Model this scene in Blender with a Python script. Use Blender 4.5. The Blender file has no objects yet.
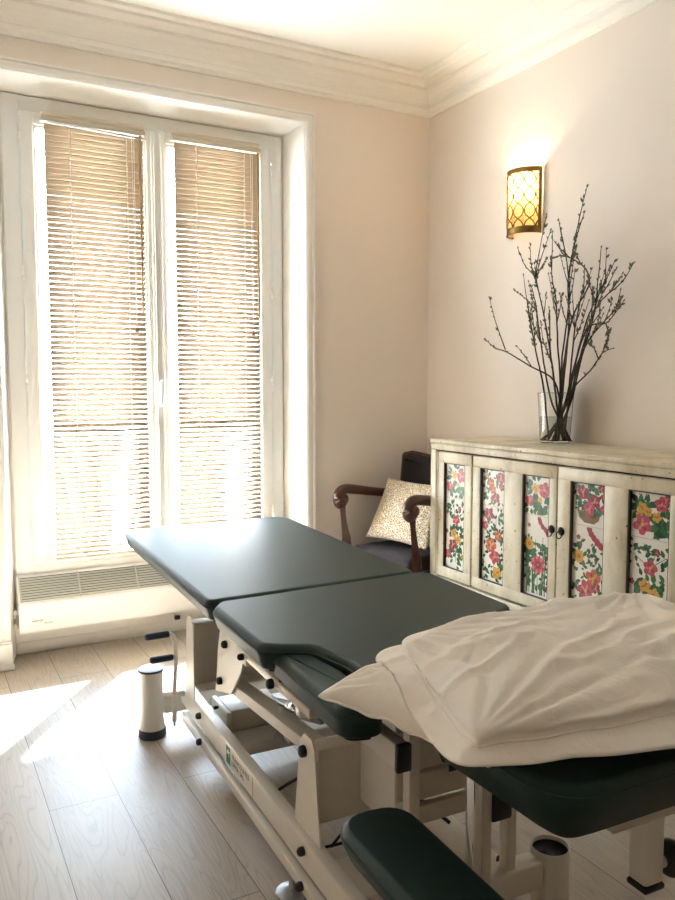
import bpy, bmesh, math, random
from mathutils import Vector, Matrix, noise
R = math.radians
scene = bpy.context.scene
col = scene.collection
random.seed(7)

# ------------------------------------------------------------------ helpers
class MB:
    """collects shapes into one mesh"""
    def __init__(s): s.bm = bmesh.new(); s.mi = 0
    def _mark(s, faces, smooth=False):
        for f in faces: f.material_index = s.mi; f.smooth = smooth
    def box(s, a, b, bev=0.0, seg=2, M=None):
        t = bmesh.new(); bmesh.ops.create_cube(t, size=1)
        c = [(a[i]+b[i])/2 for i in range(3)]; d = [abs(b[i]-a[i]) for i in range(3)]
        for v in t.verts: v.co = Vector((c[0]+v.co.x*d[0], c[1]+v.co.y*d[1], c[2]+v.co.z*d[2]))
        if bev > 0:
            bmesh.ops.bevel(t, geom=t.edges[:]+t.verts[:], offset=min(bev, min(d)*0.49), segments=seg, affect='EDGES', profile=0.5)
        return s._join(t, M, bev > 0)
    def _join(s, t, M=None, smooth=False):
        if M is not None: bmesh.ops.transform(t, matrix=M, verts=t.verts)
        mp = {}
        for v in t.verts: mp[v] = s.bm.verts.new(v.co)
        out = []
        for f in t.faces:
            try: nf = s.bm.faces.new([mp[v] for v in f.verts]); nf.smooth = smooth; nf.material_index = s.mi; out.append(nf)
            except ValueError: pass
        t.free(); return s
    def prism(s, pts, z0, z1, bev=0.0, seg=3, M=None, bevbot=None, smooth=True):
        """polygon in xy extruded z0..z1, top rim bevelled"""
        t = bmesh.new()
        vs = [t.verts.new((p[0], p[1], z0)) for p in pts]
        f = t.faces.new(vs)
        r = bmesh.ops.extrude_face_region(t, geom=[f])
        nv = [g for g in r['geom'] if isinstance(g, bmesh.types.BMVert)]
        for v in nv: v.co.z = z1
        bmesh.ops.recalc_face_normals(t, faces=t.faces[:])
        if bev > 0:
            ed = [e for e in t.edges if all(abs(v.co.z-z1) < 1e-6 for v in e.verts)]
            bmesh.ops.bevel(t, geom=ed, offset=bev, segments=seg, affect='EDGES', profile=0.5)
        if bevbot:
            ed = [e for e in t.edges if all(abs(v.co.z-z0) < 1e-6 for v in e.verts)]
            bmesh.ops.bevel(t, geom=ed, offset=bevbot, segments=2, affect='EDGES', profile=0.5)
        return s._join(t, M, smooth)
    def tube(s, pts, r, n=10, rr=None, caps=True, M=None, smooth=True):
        pts = [Vector(p) for p in pts]; t = bmesh.new(); rings = []
        up = None
        for i, p in enumerate(pts):
            if i == 0: d = pts[1]-p
            elif i == len(pts)-1: d = p-pts[i-1]
            else: d = (pts[i+1]-p).normalized()+(p-pts[i-1]).normalized()
            if d.length < 1e-9: d = Vector((0, 0, 1))
            d.normalize()
            if up is None:
                up = Vector((0, 0, 1)) if abs(d.z) < .9 else Vector((1, 0, 0))
            x = up.cross(d)
            if x.length < 1e-6: x = Vector((1, 0, 0)).cross(d)
            x.normalize(); y = d.cross(x).normalized(); up = y.copy() if False else up
            rad = rr[i] if rr else r
            rings.append([t.verts.new(p + x*math.cos(2*math.pi*k/n)*rad + y*math.sin(2*math.pi*k/n)*rad) for k in range(n)])
        for a, b in zip(rings, rings[1:]):
            for k in range(n): t.faces.new((a[k], a[(k+1) % n], b[(k+1) % n], b[k]))
        if caps: t.faces.new(rings[0][::-1]); t.faces.new(rings[-1])
        bmesh.ops.recalc_face_normals(t, faces=t.faces[:])
        return s._join(t, M, smooth)
    def lathe(s, prof, c=(0, 0, 0), n=32, M=None, smooth=True):
        t = bmesh.new(); rings = []
        for r_, z_ in prof:
            rings.append([t.verts.new((c[0]+math.cos(2*math.pi*k/n)*r_, c[1]+math.sin(2*math.pi*k/n)*r_, c[2]+z_)) for k in range(n)] if r_ > 1e-6 else [t.verts.new((c[0], c[1], c[2]+z_))])
        for a, b in zip(rings, rings[1:]):
            for k in range(n):
                if len(a) == 1 and len(b) == 1: continue
                if len(a) == 1: t.faces.new((a[0], b[k], b[(k+1) % n]))
                elif len(b) == 1: t.faces.new((a[k], a[(k+1) % n], b[0]))
                else: t.faces.new((a[k], a[(k+1) % n], b[(k+1) % n], b[k]))
        bmesh.ops.recalc_face_normals(t, faces=t.faces[:])
        return s._join(t, M, smooth)
    def sweep(s, prof, path, M=None, closed_prof=True):
        """prof = list of (d, z) offsets, path = list of functions-ready (origin, outdir) tuples"""
        t = bmesh.new(); rings = []
        for o, d in path:
            rings.append([t.verts.new((o[0]+d[0]*p[0], o[1]+d[1]*p[0], o[2]+d[2]*p[0]+p[1])) for p in prof])
        n = len(prof)
        for a, b in zip(rings, rings[1:]):
            for k in range(n if closed_prof else n-1): t.faces.new((a[k], a[(k+1) % n], b[(k+1) % n], b[k]))
        bmesh.ops.recalc_face_normals(t, faces=t.faces[:])
        return s._join(t, M, False)
    def grid(s, fn, nu, nv, closed_u=False, smooth=True):
        vs = [[s.bm.verts.new(fn(i/(nu if closed_u else nu-1), j/(nv-1))) for j in range(nv)] for i in range(nu)]
        for i in range(nu if closed_u else nu-1):
            for j in range(nv-1):
                f = s.bm.faces.new((vs[i][j], vs[(i+1) % nu][j], vs[(i+1) % nu][j+1], vs[i][j+1]))
                f.smooth = smooth; f.material_index = s.mi
        return s
    def build(s, name, mats, parent=None, sub=0, edge=None):
        me = bpy.data.meshes.new(name); s.bm.to_mesh(me); s.bm.free()
        for m in (mats if isinstance(mats, (list, tuple)) else [mats]): me.materials.append(m)
        o = bpy.data.objects.new(name, me); col.objects.link(o)
        if parent: o.parent = parent
        if sub:
            md = o.modifiers.new('sub', 'SUBSURF'); md.levels = sub; md.render_levels = sub
        if edge:
            try: me.set_sharp_from_angle(angle=R(edge))
            except Exception: pass
        return o

def tag(o, label=None, cat=None, group=None, kind=None):
    if label: o['label'] = label
    if cat: o['category'] = cat
    if group: o['group'] = group
    if kind: o['kind'] = kind
    return o
def empty(name, loc, rz=0):
    o = bpy.data.objects.new(name, None); col.objects.link(o); o.location = loc; o.rotation_euler = (0, 0, rz)
    o.empty_display_size = .05
    return o

# ------------------------------------------------------------------ materials
def newmat(name):
    m = bpy.data.materials.new(name); m.use_nodes = True
    nt = m.node_tree; b = nt.nodes['Principled BSDF']
    return m, nt, b
def basic(name, c, rough=.5, metal=0, spec=.5, bump=0, bscale=200, coat=0, sheen=0):
    m, nt, b = newmat(name)
    b.inputs['Base Color'].default_value = (*c, 1); b.inputs['Roughness'].default_value = rough
    b.inputs['Metallic'].default_value = metal; b.inputs['Specular IOR Level'].default_value = spec
    b.inputs['Coat Weight'].default_value = coat; b.inputs['Sheen Weight'].default_value = sheen
    if bump:
        tc = nt.nodes.new('ShaderNodeTexCoord'); n = nt.nodes.new('ShaderNodeTexNoise'); bp = nt.nodes.new('ShaderNodeBump')
        n.inputs['Scale'].default_value = bscale; n.inputs['Detail'].default_value = 4
        bp.inputs['Strength'].default_value = bump; bp.inputs['Distance'].default_value = .002
        nt.links.new(tc.outputs['Object'], n.inputs['Vector']); nt.links.new(n.outputs['Fac'], bp.inputs['Height']); nt.links.new(bp.outputs['Normal'], b.inputs['Normal'])
    return m
def mixnode(nt, fac, a, b_):
    n = nt.nodes.new('ShaderNodeMix'); n.data_type = 'RGBA'
    for sock, val in ((n.inputs[0], fac), (n.inputs[6], a), (n.inputs[7], b_)):
        if hasattr(val, 'is_output') or isinstance(val, bpy.types.NodeSocket): nt.links.new(val, sock)
        elif isinstance(val, (int, float)): sock.default_value = val
        else: sock.default_value = (*val, 1)
    return n.outputs[2]
def ramp(nt, inp, stops):
    n = nt.nodes.new('ShaderNodeValToRGB'); nt.links.new(inp, n.inputs[0])
    e = n.color_ramp.elements
    while len(e) < len(stops): e.new(.5)
    for i, (p, c) in enumerate(stops): e[i].position = p; e[i].color = (*c, 1)
    return n.outputs[0]

M_wall = basic('wall_paint', (.80, .718, .64), .85, bump=.05, bscale=350)
M_trim = basic('trim_paint', (.84, .81, .76), .45)
M_ceil = basic('ceiling_paint', (.86, .83, .77), .8)
M_frame = basic('window_paint', (.80, .78, .74), .4)
M_vinyl = basic('green_vinyl', (.009, .031, .025), .50, spec=.45, bump=.25, bscale=900)
M_piping = basic('green_stitching', (.012, .028, .025), .6)
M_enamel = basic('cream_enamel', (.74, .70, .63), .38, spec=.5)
M_enamel_shaded = basic('shaded_cream_enamel', (.60, .56, .49), .45)  # darker copy of the enamel, shade painted into the inner frame parts
M_black = basic('black_plastic', (.012, .012, .013), .4)
M_navy = basic('navy_rubber', (.02, .028, .055), .5)
M_cap = basic('blue_grey_cap', (.42, .48, .55), .45)
M_chrome = basic('chrome', (.75, .75, .76), .12, metal=1)
M_steel = basic('steel', (.5, .5, .5), .35, metal=1)
M_greenlabel = basic('green_label', (.02, .22, .10), .5)
M_white = basic('white_print', (.75, .76, .72), .6)
M_ink = basic('ink', (.09, .09, .08), .6)
M_gold = basic('yellow_print', (.42, .35, .10), .6)
M_conv = basic('heater_enamel', (.84, .82, .78), .4)
M_grille = basic('heater_grille', (.36, .37, .32), .5)
M_louvre = basic('heater_louvre', (.50, .50, .44), .45)
M_gap_shade = basic('painted_gap_shade', (.05, .04, .03), .8)  # shade between the heater louvres, painted as a dark sheet behind them
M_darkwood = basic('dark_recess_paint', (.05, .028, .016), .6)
M_iron = basic('antique_iron', (.035, .03, .026), .42, metal=.8)
M_upholst = basic('charcoal_fabric', (.034, .024, .024), .9, bump=.4, bscale=700, sheen=.05)
M_upblack = basic('black_brown_fabric', (.017, .012, .010), .9, bump=.3, bscale=700)
M_bulb = None

def mat_floor():
    m, nt, b = newmat('oak_floor')
    tc = nt.nodes.new('ShaderNodeTexCoord'); mp = nt.nodes.new('ShaderNodeMapping')
    mp.inputs['Rotation'].default_value = (0, 0, R(90)); mp.inputs['Location'].default_value = (0.0, .107+.0005, 0)
    nt.links.new(tc.outputs['Object'], mp.inputs['Vector'])
    br = nt.nodes.new('ShaderNodeTexBrick'); nt.links.new(mp.outputs[0], br.inputs['Vector'])
    br.inputs['Scale'].default_value = 1; br.inputs['Brick Width'].default_value = 1.85; br.inputs['Row Height'].default_value = .2185
    br.inputs['Mortar Size'].default_value = .0012; br.inputs['Mortar Smooth'].default_value = .1; br.offset = .37
    br.inputs['Color1'].default_value = (0, 0, 0, 1); br.inputs['Color2'].default_value = (1, 1, 1, 1); br.inputs['Mortar'].default_value = (.5, .5, .5, 1)
    # grain coordinates, shifted per plank
    sx = nt.nodes.new('ShaderNodeSeparateXYZ'); nt.links.new(tc.outputs['Object'], sx.inputs[0])
    cx = nt.nodes.new('ShaderNodeCombineXYZ')
    mu = nt.nodes.new('ShaderNodeMath'); mu.operation = 'MULTIPLY_ADD'; mu.inputs[1].default_value = 3.1
    nt.links.new(br.outputs['Color'], mu.inputs[0]); nt.links.new(sx.outputs['Y'], mu.inputs[2])
    nt.links.new(sx.outputs['X'], cx.inputs['X']); nt.links.new(mu.outputs[0], cx.inputs['Y']); nt.links.new(br.outputs['Color'], cx.inputs['Z'])
    g = nt.nodes.new('ShaderNodeMapping'); g.inputs['Scale'].default_value = (9, 1.0, 4); nt.links.new(cx.outputs[0], g.inputs[0])
    w = nt.nodes.new('ShaderNodeTexNoise'); w.inputs['Scale'].default_value = 1.0; w.inputs['Detail'].default_value = 1.5; w.inputs['Distortion'].default_value = .4
    nt.links.new(g.outputs[0], w.inputs['Vector'])
    # contour lines of the noise -> cathedral grain
    k = nt.nodes.new('ShaderNodeMath'); k.operation = 'MULTIPLY'; k.inputs[1].default_value = 24; nt.links.new(w.outputs['Fac'], k.inputs[0])
    fr = nt.nodes.new('ShaderNodeMath'); fr.operation = 'FRACT'; nt.links.new(k.outputs[0], fr.inputs[0])
    lines = ramp(nt, fr.outputs[0], [(0, (1, 1, 1)), (.22, (.25, .25, .25)), (.4, (0, 0, 0)), (1, (.12, .12, .12))])
    f2 = nt.nodes.new('ShaderNodeTexNoise'); f2.inputs['Scale'].default_value = 1; f2.inputs['Detail'].default_value = 5
    g2 = nt.nodes.new('ShaderNodeMapping'); g2.inputs['Scale'].default_value = (230, 7, 4); nt.links.new(cx.outputs[0], g2.inputs[0]); nt.links.new(g2.outputs[0], f2.inputs['Vector'])
    base = ramp(nt, br.outputs['Color'], [(0, (.40, .345, .29)), (.5, (.46, .40, .335)), (1, (.53, .46, .385))])
    c1 = mixnode(nt, ramp(nt, f2.outputs['Fac'], [(.35, (0, 0, 0)), (.75, (.6, .6, .6))]), base, (.60, .55, .48))
    mm = nt.nodes.new('ShaderNodeMath'); mm.operation = 'MULTIPLY'; mm.inputs[1].default_value = .42; nt.links.new(lines, mm.inputs[0])
    c2 = mixnode(nt, mm.outputs[0], c1, (.26, .21, .165))
    c3 = mixnode(nt, br.outputs['Fac'], c2, (.10, .075, .055))
    nt.links.new(c3, b.inputs['Base Color'])
    b.inputs['Roughness'].default_value = .42; b.inputs['Specular IOR Level'].default_value = .5
    bp = nt.nodes.new('ShaderNodeBump'); bp.inputs['Strength'].default_value = .25; bp.inputs['Distance'].default_value = .001
    nt.links.new(f2.outputs['Fac'], bp.inputs['Height']); nt.links.new(bp.outputs[0], b.inputs['Normal'])
    return m
M_floor = mat_floor()

def mat_distress():
    m, nt, b = newmat('distressed_cream_paint')
    tc = nt.nodes.new('ShaderNodeTexCoord')
    n = nt.nodes.new('ShaderNodeTexNoise'); n.inputs['Scale'].default_value = 7; n.inputs['Detail'].default_value = 8; n.inputs['Roughness'].default_value = .65
    mp = nt.nodes.new('ShaderNodeMapping'); mp.inputs['Scale'].default_value = (1, 1, .45)
    nt.links.new(tc.outputs['Object'], mp.inputs[0]); nt.links.new(mp.outputs[0], n.inputs['Vector'])
    c = ramp(nt, n.outputs['Fac'], [(.28, (.28, .21, .12)), (.42, (.57, .49, .34)), (.6, (.72, .65, .49))])
    n2 = nt.nodes.new('ShaderNodeTexNoise'); n2.inputs['Scale'].default_value = 60; n2.inputs['Detail'].default_value = 3; nt.links.new(tc.outputs['Object'], n2.inputs['Vector'])
    sp = ramp(nt, n2.outputs['Fac'], [(.66, (0, 0, 0)), (.72, (1, 1, 1))])
    c2 = mixnode(nt, sp, c, (.16, .11, .06))
    nt.links.new(c2, b.inputs['Base Color']); b.inputs['Roughness'].default_value = .38
    bp = nt.nodes.new('ShaderNodeBump'); bp.inputs['Strength'].default_value = .3; bp.inputs['Distance'].default_value = .002
    nt.links.new(n2.outputs['Fac'], bp.inputs['Height']); nt.links.new(bp.outputs[0], b.inputs['Normal'])
    return m
M_dist = mat_distress()

def mat_wood(name, c1, c2, rough=.3):
    m, nt, b = newmat(name)
    tc = nt.nodes.new('ShaderNodeTexCoord'); mp = nt.nodes.new('ShaderNodeMapping'); mp.inputs['Scale'].default_value = (6, 30, 6)
    n = nt.nodes.new('ShaderNodeTexNoise'); n.inputs['Scale'].default_value = 2; n.inputs['Detail'].default_value = 6
    nt.links.new(tc.outputs['Object'], mp.inputs[0]); nt.links.new(mp.outputs[0], n.inputs['Vector'])
    nt.links.new(ramp(nt, n.outputs['Fac'], [(.3, c1), (.7, c2)]), b.inputs['Base Color'])
    b.inputs['Roughness'].default_value = rough; b.inputs['Coat Weight'].default_value = .3; b.inputs['Coat Roughness'].default_value = .2
    return m
M_mahog = mat_wood('mahogany', (.035, .010, .005), (.10, .030, .012), .3)

def mat_slat():
    m = bpy.data.materials.new('tan_slat'); m.use_nodes = True; nt = m.node_tree; nt.nodes.clear()
    o = nt.nodes.new('ShaderNodeOutputMaterial'); mx = nt.nodes.new('ShaderNodeMixShader'); d = nt.nodes.new('ShaderNodeBsdfPrincipled'); t = nt.nodes.new('ShaderNodeBsdfTranslucent')
    d.inputs['Base Color'].default_value = (.40, .30, .20, 1); d.inputs['Roughness'].default_value = .45
    t.inputs['Color'].default_value = (.66, .53, .38, 1); mx.inputs[0].default_value = .045
    nt.links.new(d.outputs[0], mx.inputs[1]); nt.links.new(t.outputs[0], mx.inputs[2]); nt.links.new(mx.outputs[0], o.inputs[0])
    return m
M_slat = mat_slat()
M_tan = basic('tan_wand', (.44, .27, .12), .5)
M_tanrail = basic('tan_rail', (.60, .53, .41), .5)
M_cord = basic('white_cord', (.85, .83, .78), .7)
def mat_glass(name, c=(1, 1, 1), ior=1.45, rough=0, thin=False):
    m = bpy.data.materials.new(name); m.use_nodes = True; nt = m.node_tree; nt.nodes.clear()
    o = nt.nodes.new('ShaderNodeOutputMaterial')
    if thin:   # a flat pane: clear transmission with a fresnel reflection
        mx = nt.nodes.new('ShaderNodeMixShader'); g = nt.nodes.new('ShaderNodeBsdfGlossy'); t = nt.nodes.new('ShaderNodeBsdfTransparent'); f = nt.nodes.new('ShaderNodeFresnel'); ge = nt.nodes.new('ShaderNodeNewGeometry'); mu_ = nt.nodes.new('ShaderNodeMath'); mu_.operation = 'MULTIPLY_ADD'; mu_.inputs[1].default_value = -1; mu_.inputs[2].default_value = 1; m2 = nt.nodes.new('ShaderNodeMath'); m2.operation = 'MULTIPLY'
        nt.links.new(ge.outputs['Backfacing'], mu_.inputs[0]); nt.links.new(mu_.outputs[0], m2.inputs[0]); nt.links.new(f.outputs[0], m2.inputs[1])
        f.inputs[0].default_value = 1.5; g.inputs['Roughness'].default_value = .0; t.inputs[0].default_value = (*c, 1)
        nt.links.new(m2.outputs[0], mx.inputs[0]); nt.links.new(t.outputs[0], mx.inputs[1]); nt.links.new(g.outputs[0], mx.inputs[2]); nt.links.new(mx.outputs[0], o.inputs[0])
    else:
        g = nt.nodes.new('ShaderNodeBsdfGlass'); g.inputs['Color'].default_value = (*c, 1); g.inputs['IOR'].default_value = ior; g.inputs['Roughness'].default_value = rough
        nt.links.new(g.outputs[0], o.inputs[0])
    return m
M_pane = mat_glass('window_glass', (.95, .97, .97), thin=True)
M_vase = mat_glass('vase_glass', (.97, .98, .975), 1.45)
M_water = mat_glass('vase_water', (.86, .87, .85), thin=True)

def mat_linen():
    m, nt, b = newmat('white_cotton')
    b.inputs['Base Color'].default_value = (.92, .865, .79, 1); b.inputs['Roughness'].default_value = .85; b.inputs['Sheen Weight'].default_value = .15
    b.inputs['Subsurface Weight'].default_value = .0
    tc = nt.nodes.new('ShaderNodeTexCoord')
    n = nt.nodes.new('ShaderNodeTexNoise'); n.inputs['Scale'].default_value = 11; n.inputs['Detail'].default_value = 4; n.inputs['Distortion'].default_value = 1.2
    bp = nt.nodes.new('ShaderNodeBump'); bp.inputs['Strength'].default_value = .55; bp.inputs['Distance'].default_value = .012
    n2 = nt.nodes.new('ShaderNodeTexNoise'); n2.inputs['Scale'].default_value = 900
    bp2 = nt.nodes.new('ShaderNodeBump'); bp2.inputs['Strength'].default_value = .12; bp2.inputs['Distance'].default_value = .001
    nt.links.new(tc.outputs['Object'], n.inputs['Vector']); nt.links.new(tc.outputs['Object'], n2.inputs['Vector'])
    nt.links.new(n.outputs['Fac'], bp.inputs['Height']); nt.links.new(n2.outputs['Fac'], bp2.inputs['Height']); nt.links.new(bp.outputs[0], bp2.inputs['Normal']); nt.links.new(bp2.outputs[0], b.inputs['Normal'])
    return m
M_linen = mat_linen()

def mat_patterned():
    m, nt, b = newmat('ochre_patterned_fabric')
    tc = nt.nodes.new('ShaderNodeTexCoord')
    mp = nt.nodes.new('ShaderNodeMapping'); mp.inputs['Scale'].default_value = (1, 1, 1); nt.links.new(tc.outputs['Object'], mp.inputs[0])
    v = nt.nodes.new('ShaderNodeTexVoronoi'); v.feature = 'DISTANCE_TO_EDGE'; v.inputs['Scale'].default_value = 80; nt.links.new(mp.outputs[0], v.inputs['Vector'])
    v2 = nt.nodes.new('ShaderNodeTexVoronoi'); v2.inputs['Scale'].default_value = 80; nt.links.new(mp.outputs[0], v2.inputs['Vector'])
    cell = ramp(nt, v2.outputs['Color'], [(0, (.30, .17, .045)), (.5, (.44, .28, .09)), (1, (.58, .42, .20))])
    ed = ramp(nt, v.outputs['Distance'], [(.05, (1, 1, 1)), (.13, (0, 0, 0))])
    nt.links.new(mixnode(nt, ed, cell, (.84, .80, .72)), b.inputs['Base Color']); b.inputs['Roughness'].default_value = .9
    return m
M_pattern = mat_patterned()
M_bark = basic('twig_bark', (.040, .024, .018), .8, bump=.4, bscale=300)
M_bud = basic('willow_bud', (.15, .135, .075), .75)
M_brass = basic('aged_brass', (.30, .18, .06), .38, metal=.9)

def emis(name, c, s, alb=None):
    m, nt, b = newmat(name)
    b.inputs['Base Color'].default_value = (*(alb or c), 1); b.inputs['Emission Color'].default_value = (*c, 1); b.inputs['Emission Strength'].default_value = s
    return m
def mat_liner():
    m = bpy.data.materials.new('amber_glass_liner'); m.use_nodes = True; nt = m.node_tree; nt.nodes.clear()
    o = nt.nodes.new('ShaderNodeOutputMaterial'); mx = nt.nodes.new('ShaderNodeMixShader'); d = nt.nodes.new('ShaderNodeBsdfDiffuse'); t = nt.nodes.new('ShaderNodeBsdfTranslucent')
    d.inputs[0].default_value = (.8, .68, .45, 1); t.inputs[0].default_value = (.97, .84, .58, 1); mx.inputs[0].default_value = .8
    nt.links.new(d.outputs[0], mx.inputs[1]); nt.links.new(t.outputs[0], mx.inputs[2]); nt.links.new(mx.outputs[0], o.inputs[0])
    return m
M_liner = mat_liner()
M_bulb = emis('lamp_bulb', (1, .78, .42), 14)

# ------------------------------------------------------------------ room shell
XR, XL, YB, YF, ZC = 2.764, -1.25, 3.95, -1.6, 3.10
WX0, WX1, WZT = .365, 1.935, 2.772      # opening in the window wall at room face
FY = 4.13                               # plane of the window frame
def struct(o): o['kind'] = 'structure'; return o
m = MB(); m.box((XL-.2, YF-.2, -.12), (XR+.2, 4.36, 0)); struct(m.build('floor', M_floor))
m = MB(); m.box((XL-.2, YF-.2, ZC), (XR+.2, 4.36, ZC+.15)); struct(m.build('ceiling', M_ceil))
m = MB(); m.box((XR, YF-.2, 0), (XR+.2, 4.36, ZC)); struct(m.build('wall_right', M_wall))
m = MB(); m.box((XL-.2, YF-.2, 0), (XL, 4.36, ZC)); struct(m.build('wall_left', M_wall))
m = MB(); m.box((XL, YF-.2, 0), (XR, YF, ZC)); struct(m.build('wall_front', basic('bounce_cutting_brown', (.42, .36, .30), .85)))  # unseen wall, coloured dark brown to cut the light bounced onto near faces
m = MB()
m.box((XL, YB, 0), (WX0, 4.36, ZC)); m.box((WX1, YB, 0), (XR, 4.36, ZC)); m.box((WX0, YB, WZT), (WX1, 4.36, ZC))
struct(m.build('wall_back', M_wall))
# low wall under the window, painted white
m = MB(); m.box((WX0, 4.141, 0), (WX1, 4.36, .40)); struct(m.build('wall_under_window', M_trim))
# splayed reveals (white) of the recess
m = MB()
def quadbox(p):  # 8 points
    t = bmesh.new(); v = [t.verts.new(q) for q in p]
    for f in ((0,1,2,3),(7,6,5,4),(0,4,5,1),(1,5,6,2),(2,6,7,3),(3,7,4,0)): t.faces.new([v[i] for i in f])
    bmesh.ops.recalc_face_normals(t, faces=t.faces[:]); m._join(t)
e = .002
for x0, x1 in ((WX0+e, .408), (WX1-e, 1.886)):
    quadbox([(x0, YB+.001, 0.0), (x0, YB+.004, 0.0), (x1, 4.14, 0.0), (x0, 4.14, 0.0), (x0, YB+.001, WZT-.001), (x0, YB+.004, WZT-.001), (x1, 4.14, 2.745), (x0, 4.14, 2.745)])
quadbox([(WX0+e, YB+.001, WZT-.001), (WX1-e, YB+.001, WZT-.001), (1.886, 4.14, 2.738), (.408, 4.14, 2.738), (WX0+e, YB+.001, WZT), (WX1-e, YB+.001, WZT), (WX1-e, 4.14, WZT), (WX0+e, 4.14, WZT)])
struct(m.build('trim_1', M_trim))
# casing around the recess (moulded architrave) on the room face
CP = [(0, 0), (0, .012), (.012, .020), (.030, .020), (.034, .014), (.040, .014), (.044, .022), (.052, .024), (.056, .010), (.060, 0)]
m = MB()
t = bmesh.new(); rings = []
stations = [((WX0, .13), (-1, 0)), ((WX0, WZT), (-1, 1)), ((WX1, WZT), (1, 1)), ((WX1, 0.0), (1, 0))]
for (x, z), (dx, dz) in stations:
    rings.append([t.verts.new((x+dx*p[0], YB-p[1], z+dz*p[0])) for p in CP])
for a, b in zip(rings, rings[1:]):
    for k in range(len(CP)-1): t.faces.new((a[k], a[k+1], b[k+1], b[k]))
t.faces.new(rings[0]); t.faces.new(rings[-1])
bmesh.ops.recalc_face_normals(t, faces=t.faces[:]); m._join(t)
m.box((WX0-.075, YB-.032, 0), (WX0+.006, YB+.05, .128), .006)
m.box((WX0-.07, YB-.027, .128), (WX0+.003, YB+.01, .14), .005)
m.box((WX0-.08, YB-.036, 0), (WX0+.012, YB+.05, .03), .004)
struct(m.build('trim_2', M_trim, edge=30))
# crown moulding all round
CR = [(0, 2.926), (.010, 2.926), (.013, 2.934), (.030, 2.943), (.035, 2.966), (.028, 2.972), (.029, 2.990), (.038, 3.010), (.056, 3.030), (.080, 3.042), (.088, 3.043), (.090, 3.058),
      (.118, 3.064), (.146, 3.071), (.150, 3.084), (.186, 3.087), (.190, ZC), (0, ZC)]
m = MB()
t = bmesh.new(); rings = []
for (x, y, dx, dy) in ((XR, YF, -1, 1), (XR, YB, -1, -1), (XL, YB, 1, -1), (XL, YF, 1, 1), (XR, YF, -1, 1)):
    rings.append([t.verts.new((x+dx*p[0], y+dy*p[0], p[1])) for p in CR])
for a, b in zip(rings, rings[1:]):
    for k in range(len(CR)): t.faces.new((a[k], a[(k+1) % len(CR)], b[(k+1) % len(CR)], b[k]))
bmesh.ops.recalc_face_normals(t, faces=t.faces[:]); m._join(t)
struct(m.build('trim_3', M_ceil))
# baseboards
def board(name, a, b):
    m = MB(); m.box(a, b, .004, 1); struct(m.build(name, M_trim))
board('baseboard_right', (XR-.016, YF, 0), (XR, YB-.017, .14))
board('baseboard_back', (WX1+.062, YB-.016, 0), (XR, YB, .14))
board('baseboard_left', (XL, YF, 0), (XL+.016, YB, .14))
board('baseboard_window', (.412, 4.129, 0), (1.88, 4.14, .06))

# ------------------------------------------------------------------ window
win = struct(empty('window_1', (0, 0, 0)))
FX0, FX1, FZ0, FZ1 = .418, 1.876, .405, 2.733

m = MB()
y0, y1 = FY-.005, FY+.09
m.box((FX0, y0, FZ0), (.494, y1, FZ1), .004); m.box((1.806, y0, FZ0), (FX1, y1, FZ1), .004)
m.box((.494, y0, 2.665), (1.806, y1, FZ1), .004); m.box((.494, y0, FZ0), (1.806, y1, .445), .004)
m.box((.366, FY+.012, .401), (.422, y1, 2.771)); m.box((1.872, FY+.012, .401), (1.934, y1, 2.771)); m.box((.42, FY+.012, 2.729), (1.875, y1, 2.771))
m.build('window_frame', M_frame, win)
SY0, SY1 = FY-.018, FY+.042
def sash(x0, x1, gx0, gx1, hinge_x, gz0=.50, gz1=2.603):
    m = MB()
    z0, z1 = .449, 2.661
    m.box((x0, SY0, z0), (gx0, SY1, z1), .003, 1); m.box((gx1, SY0, z0), (x1, SY1, z1), .003, 1)
    m.box((gx0, SY0, z0), (gx1, SY1, gz0), .003, 1); m.box((gx0, SY0, gz1), (gx1, SY1, z1), .003, 1)
    # inner bead round the glass
    b = .014
    for bx in ((gx0, gx0+b), (gx1-b, gx1)): m.box((bx[0], SY0+.012, gz0), (bx[1], SY1, gz1), .003, 1)
    for bz in ((gz0, gz0+b), (gz1-b, gz1)): m.box((gx0+b, SY0+.012, bz[0]), (gx1-b, SY1, bz[1]), .003, 1)
    s = m.build('sash', M_frame, win)
    m = MB(); m.box((gx0+b-.002, FY+.012, gz0+b-.002), (gx1-b+.002, FY+.016, gz1-b+.002)); m.build('pane', M_pane, s)
    for hz in (2.56, 1.88, 1.36, .62):
        m = MB(); m.tube([(hinge_x, SY0-.006, hz-.045), (hinge_x, SY0-.006, hz-.002)], .0065, 8); m.tube([(hinge_x, SY0-.006, hz+.002), (hinge_x, SY0-.006, hz+.045)], .0065, 8)
        m.lathe([(0, 0), (.005, 0), (.006, .006), (0, .012)], (hinge_x, SY0-.006, hz+.046), 8)
        m.box((hinge_x-.010, SY0-.003, hz-.03), (hinge_x+.010, SY0+.002, hz+.03))
        m.build('hinge', M_frame, s)
    return s
sL = sash(.496, 1.136, .558, 1.106, .4945)
sR = sash(1.178, 1.803, 1.206, 1.740, 1.805)
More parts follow.
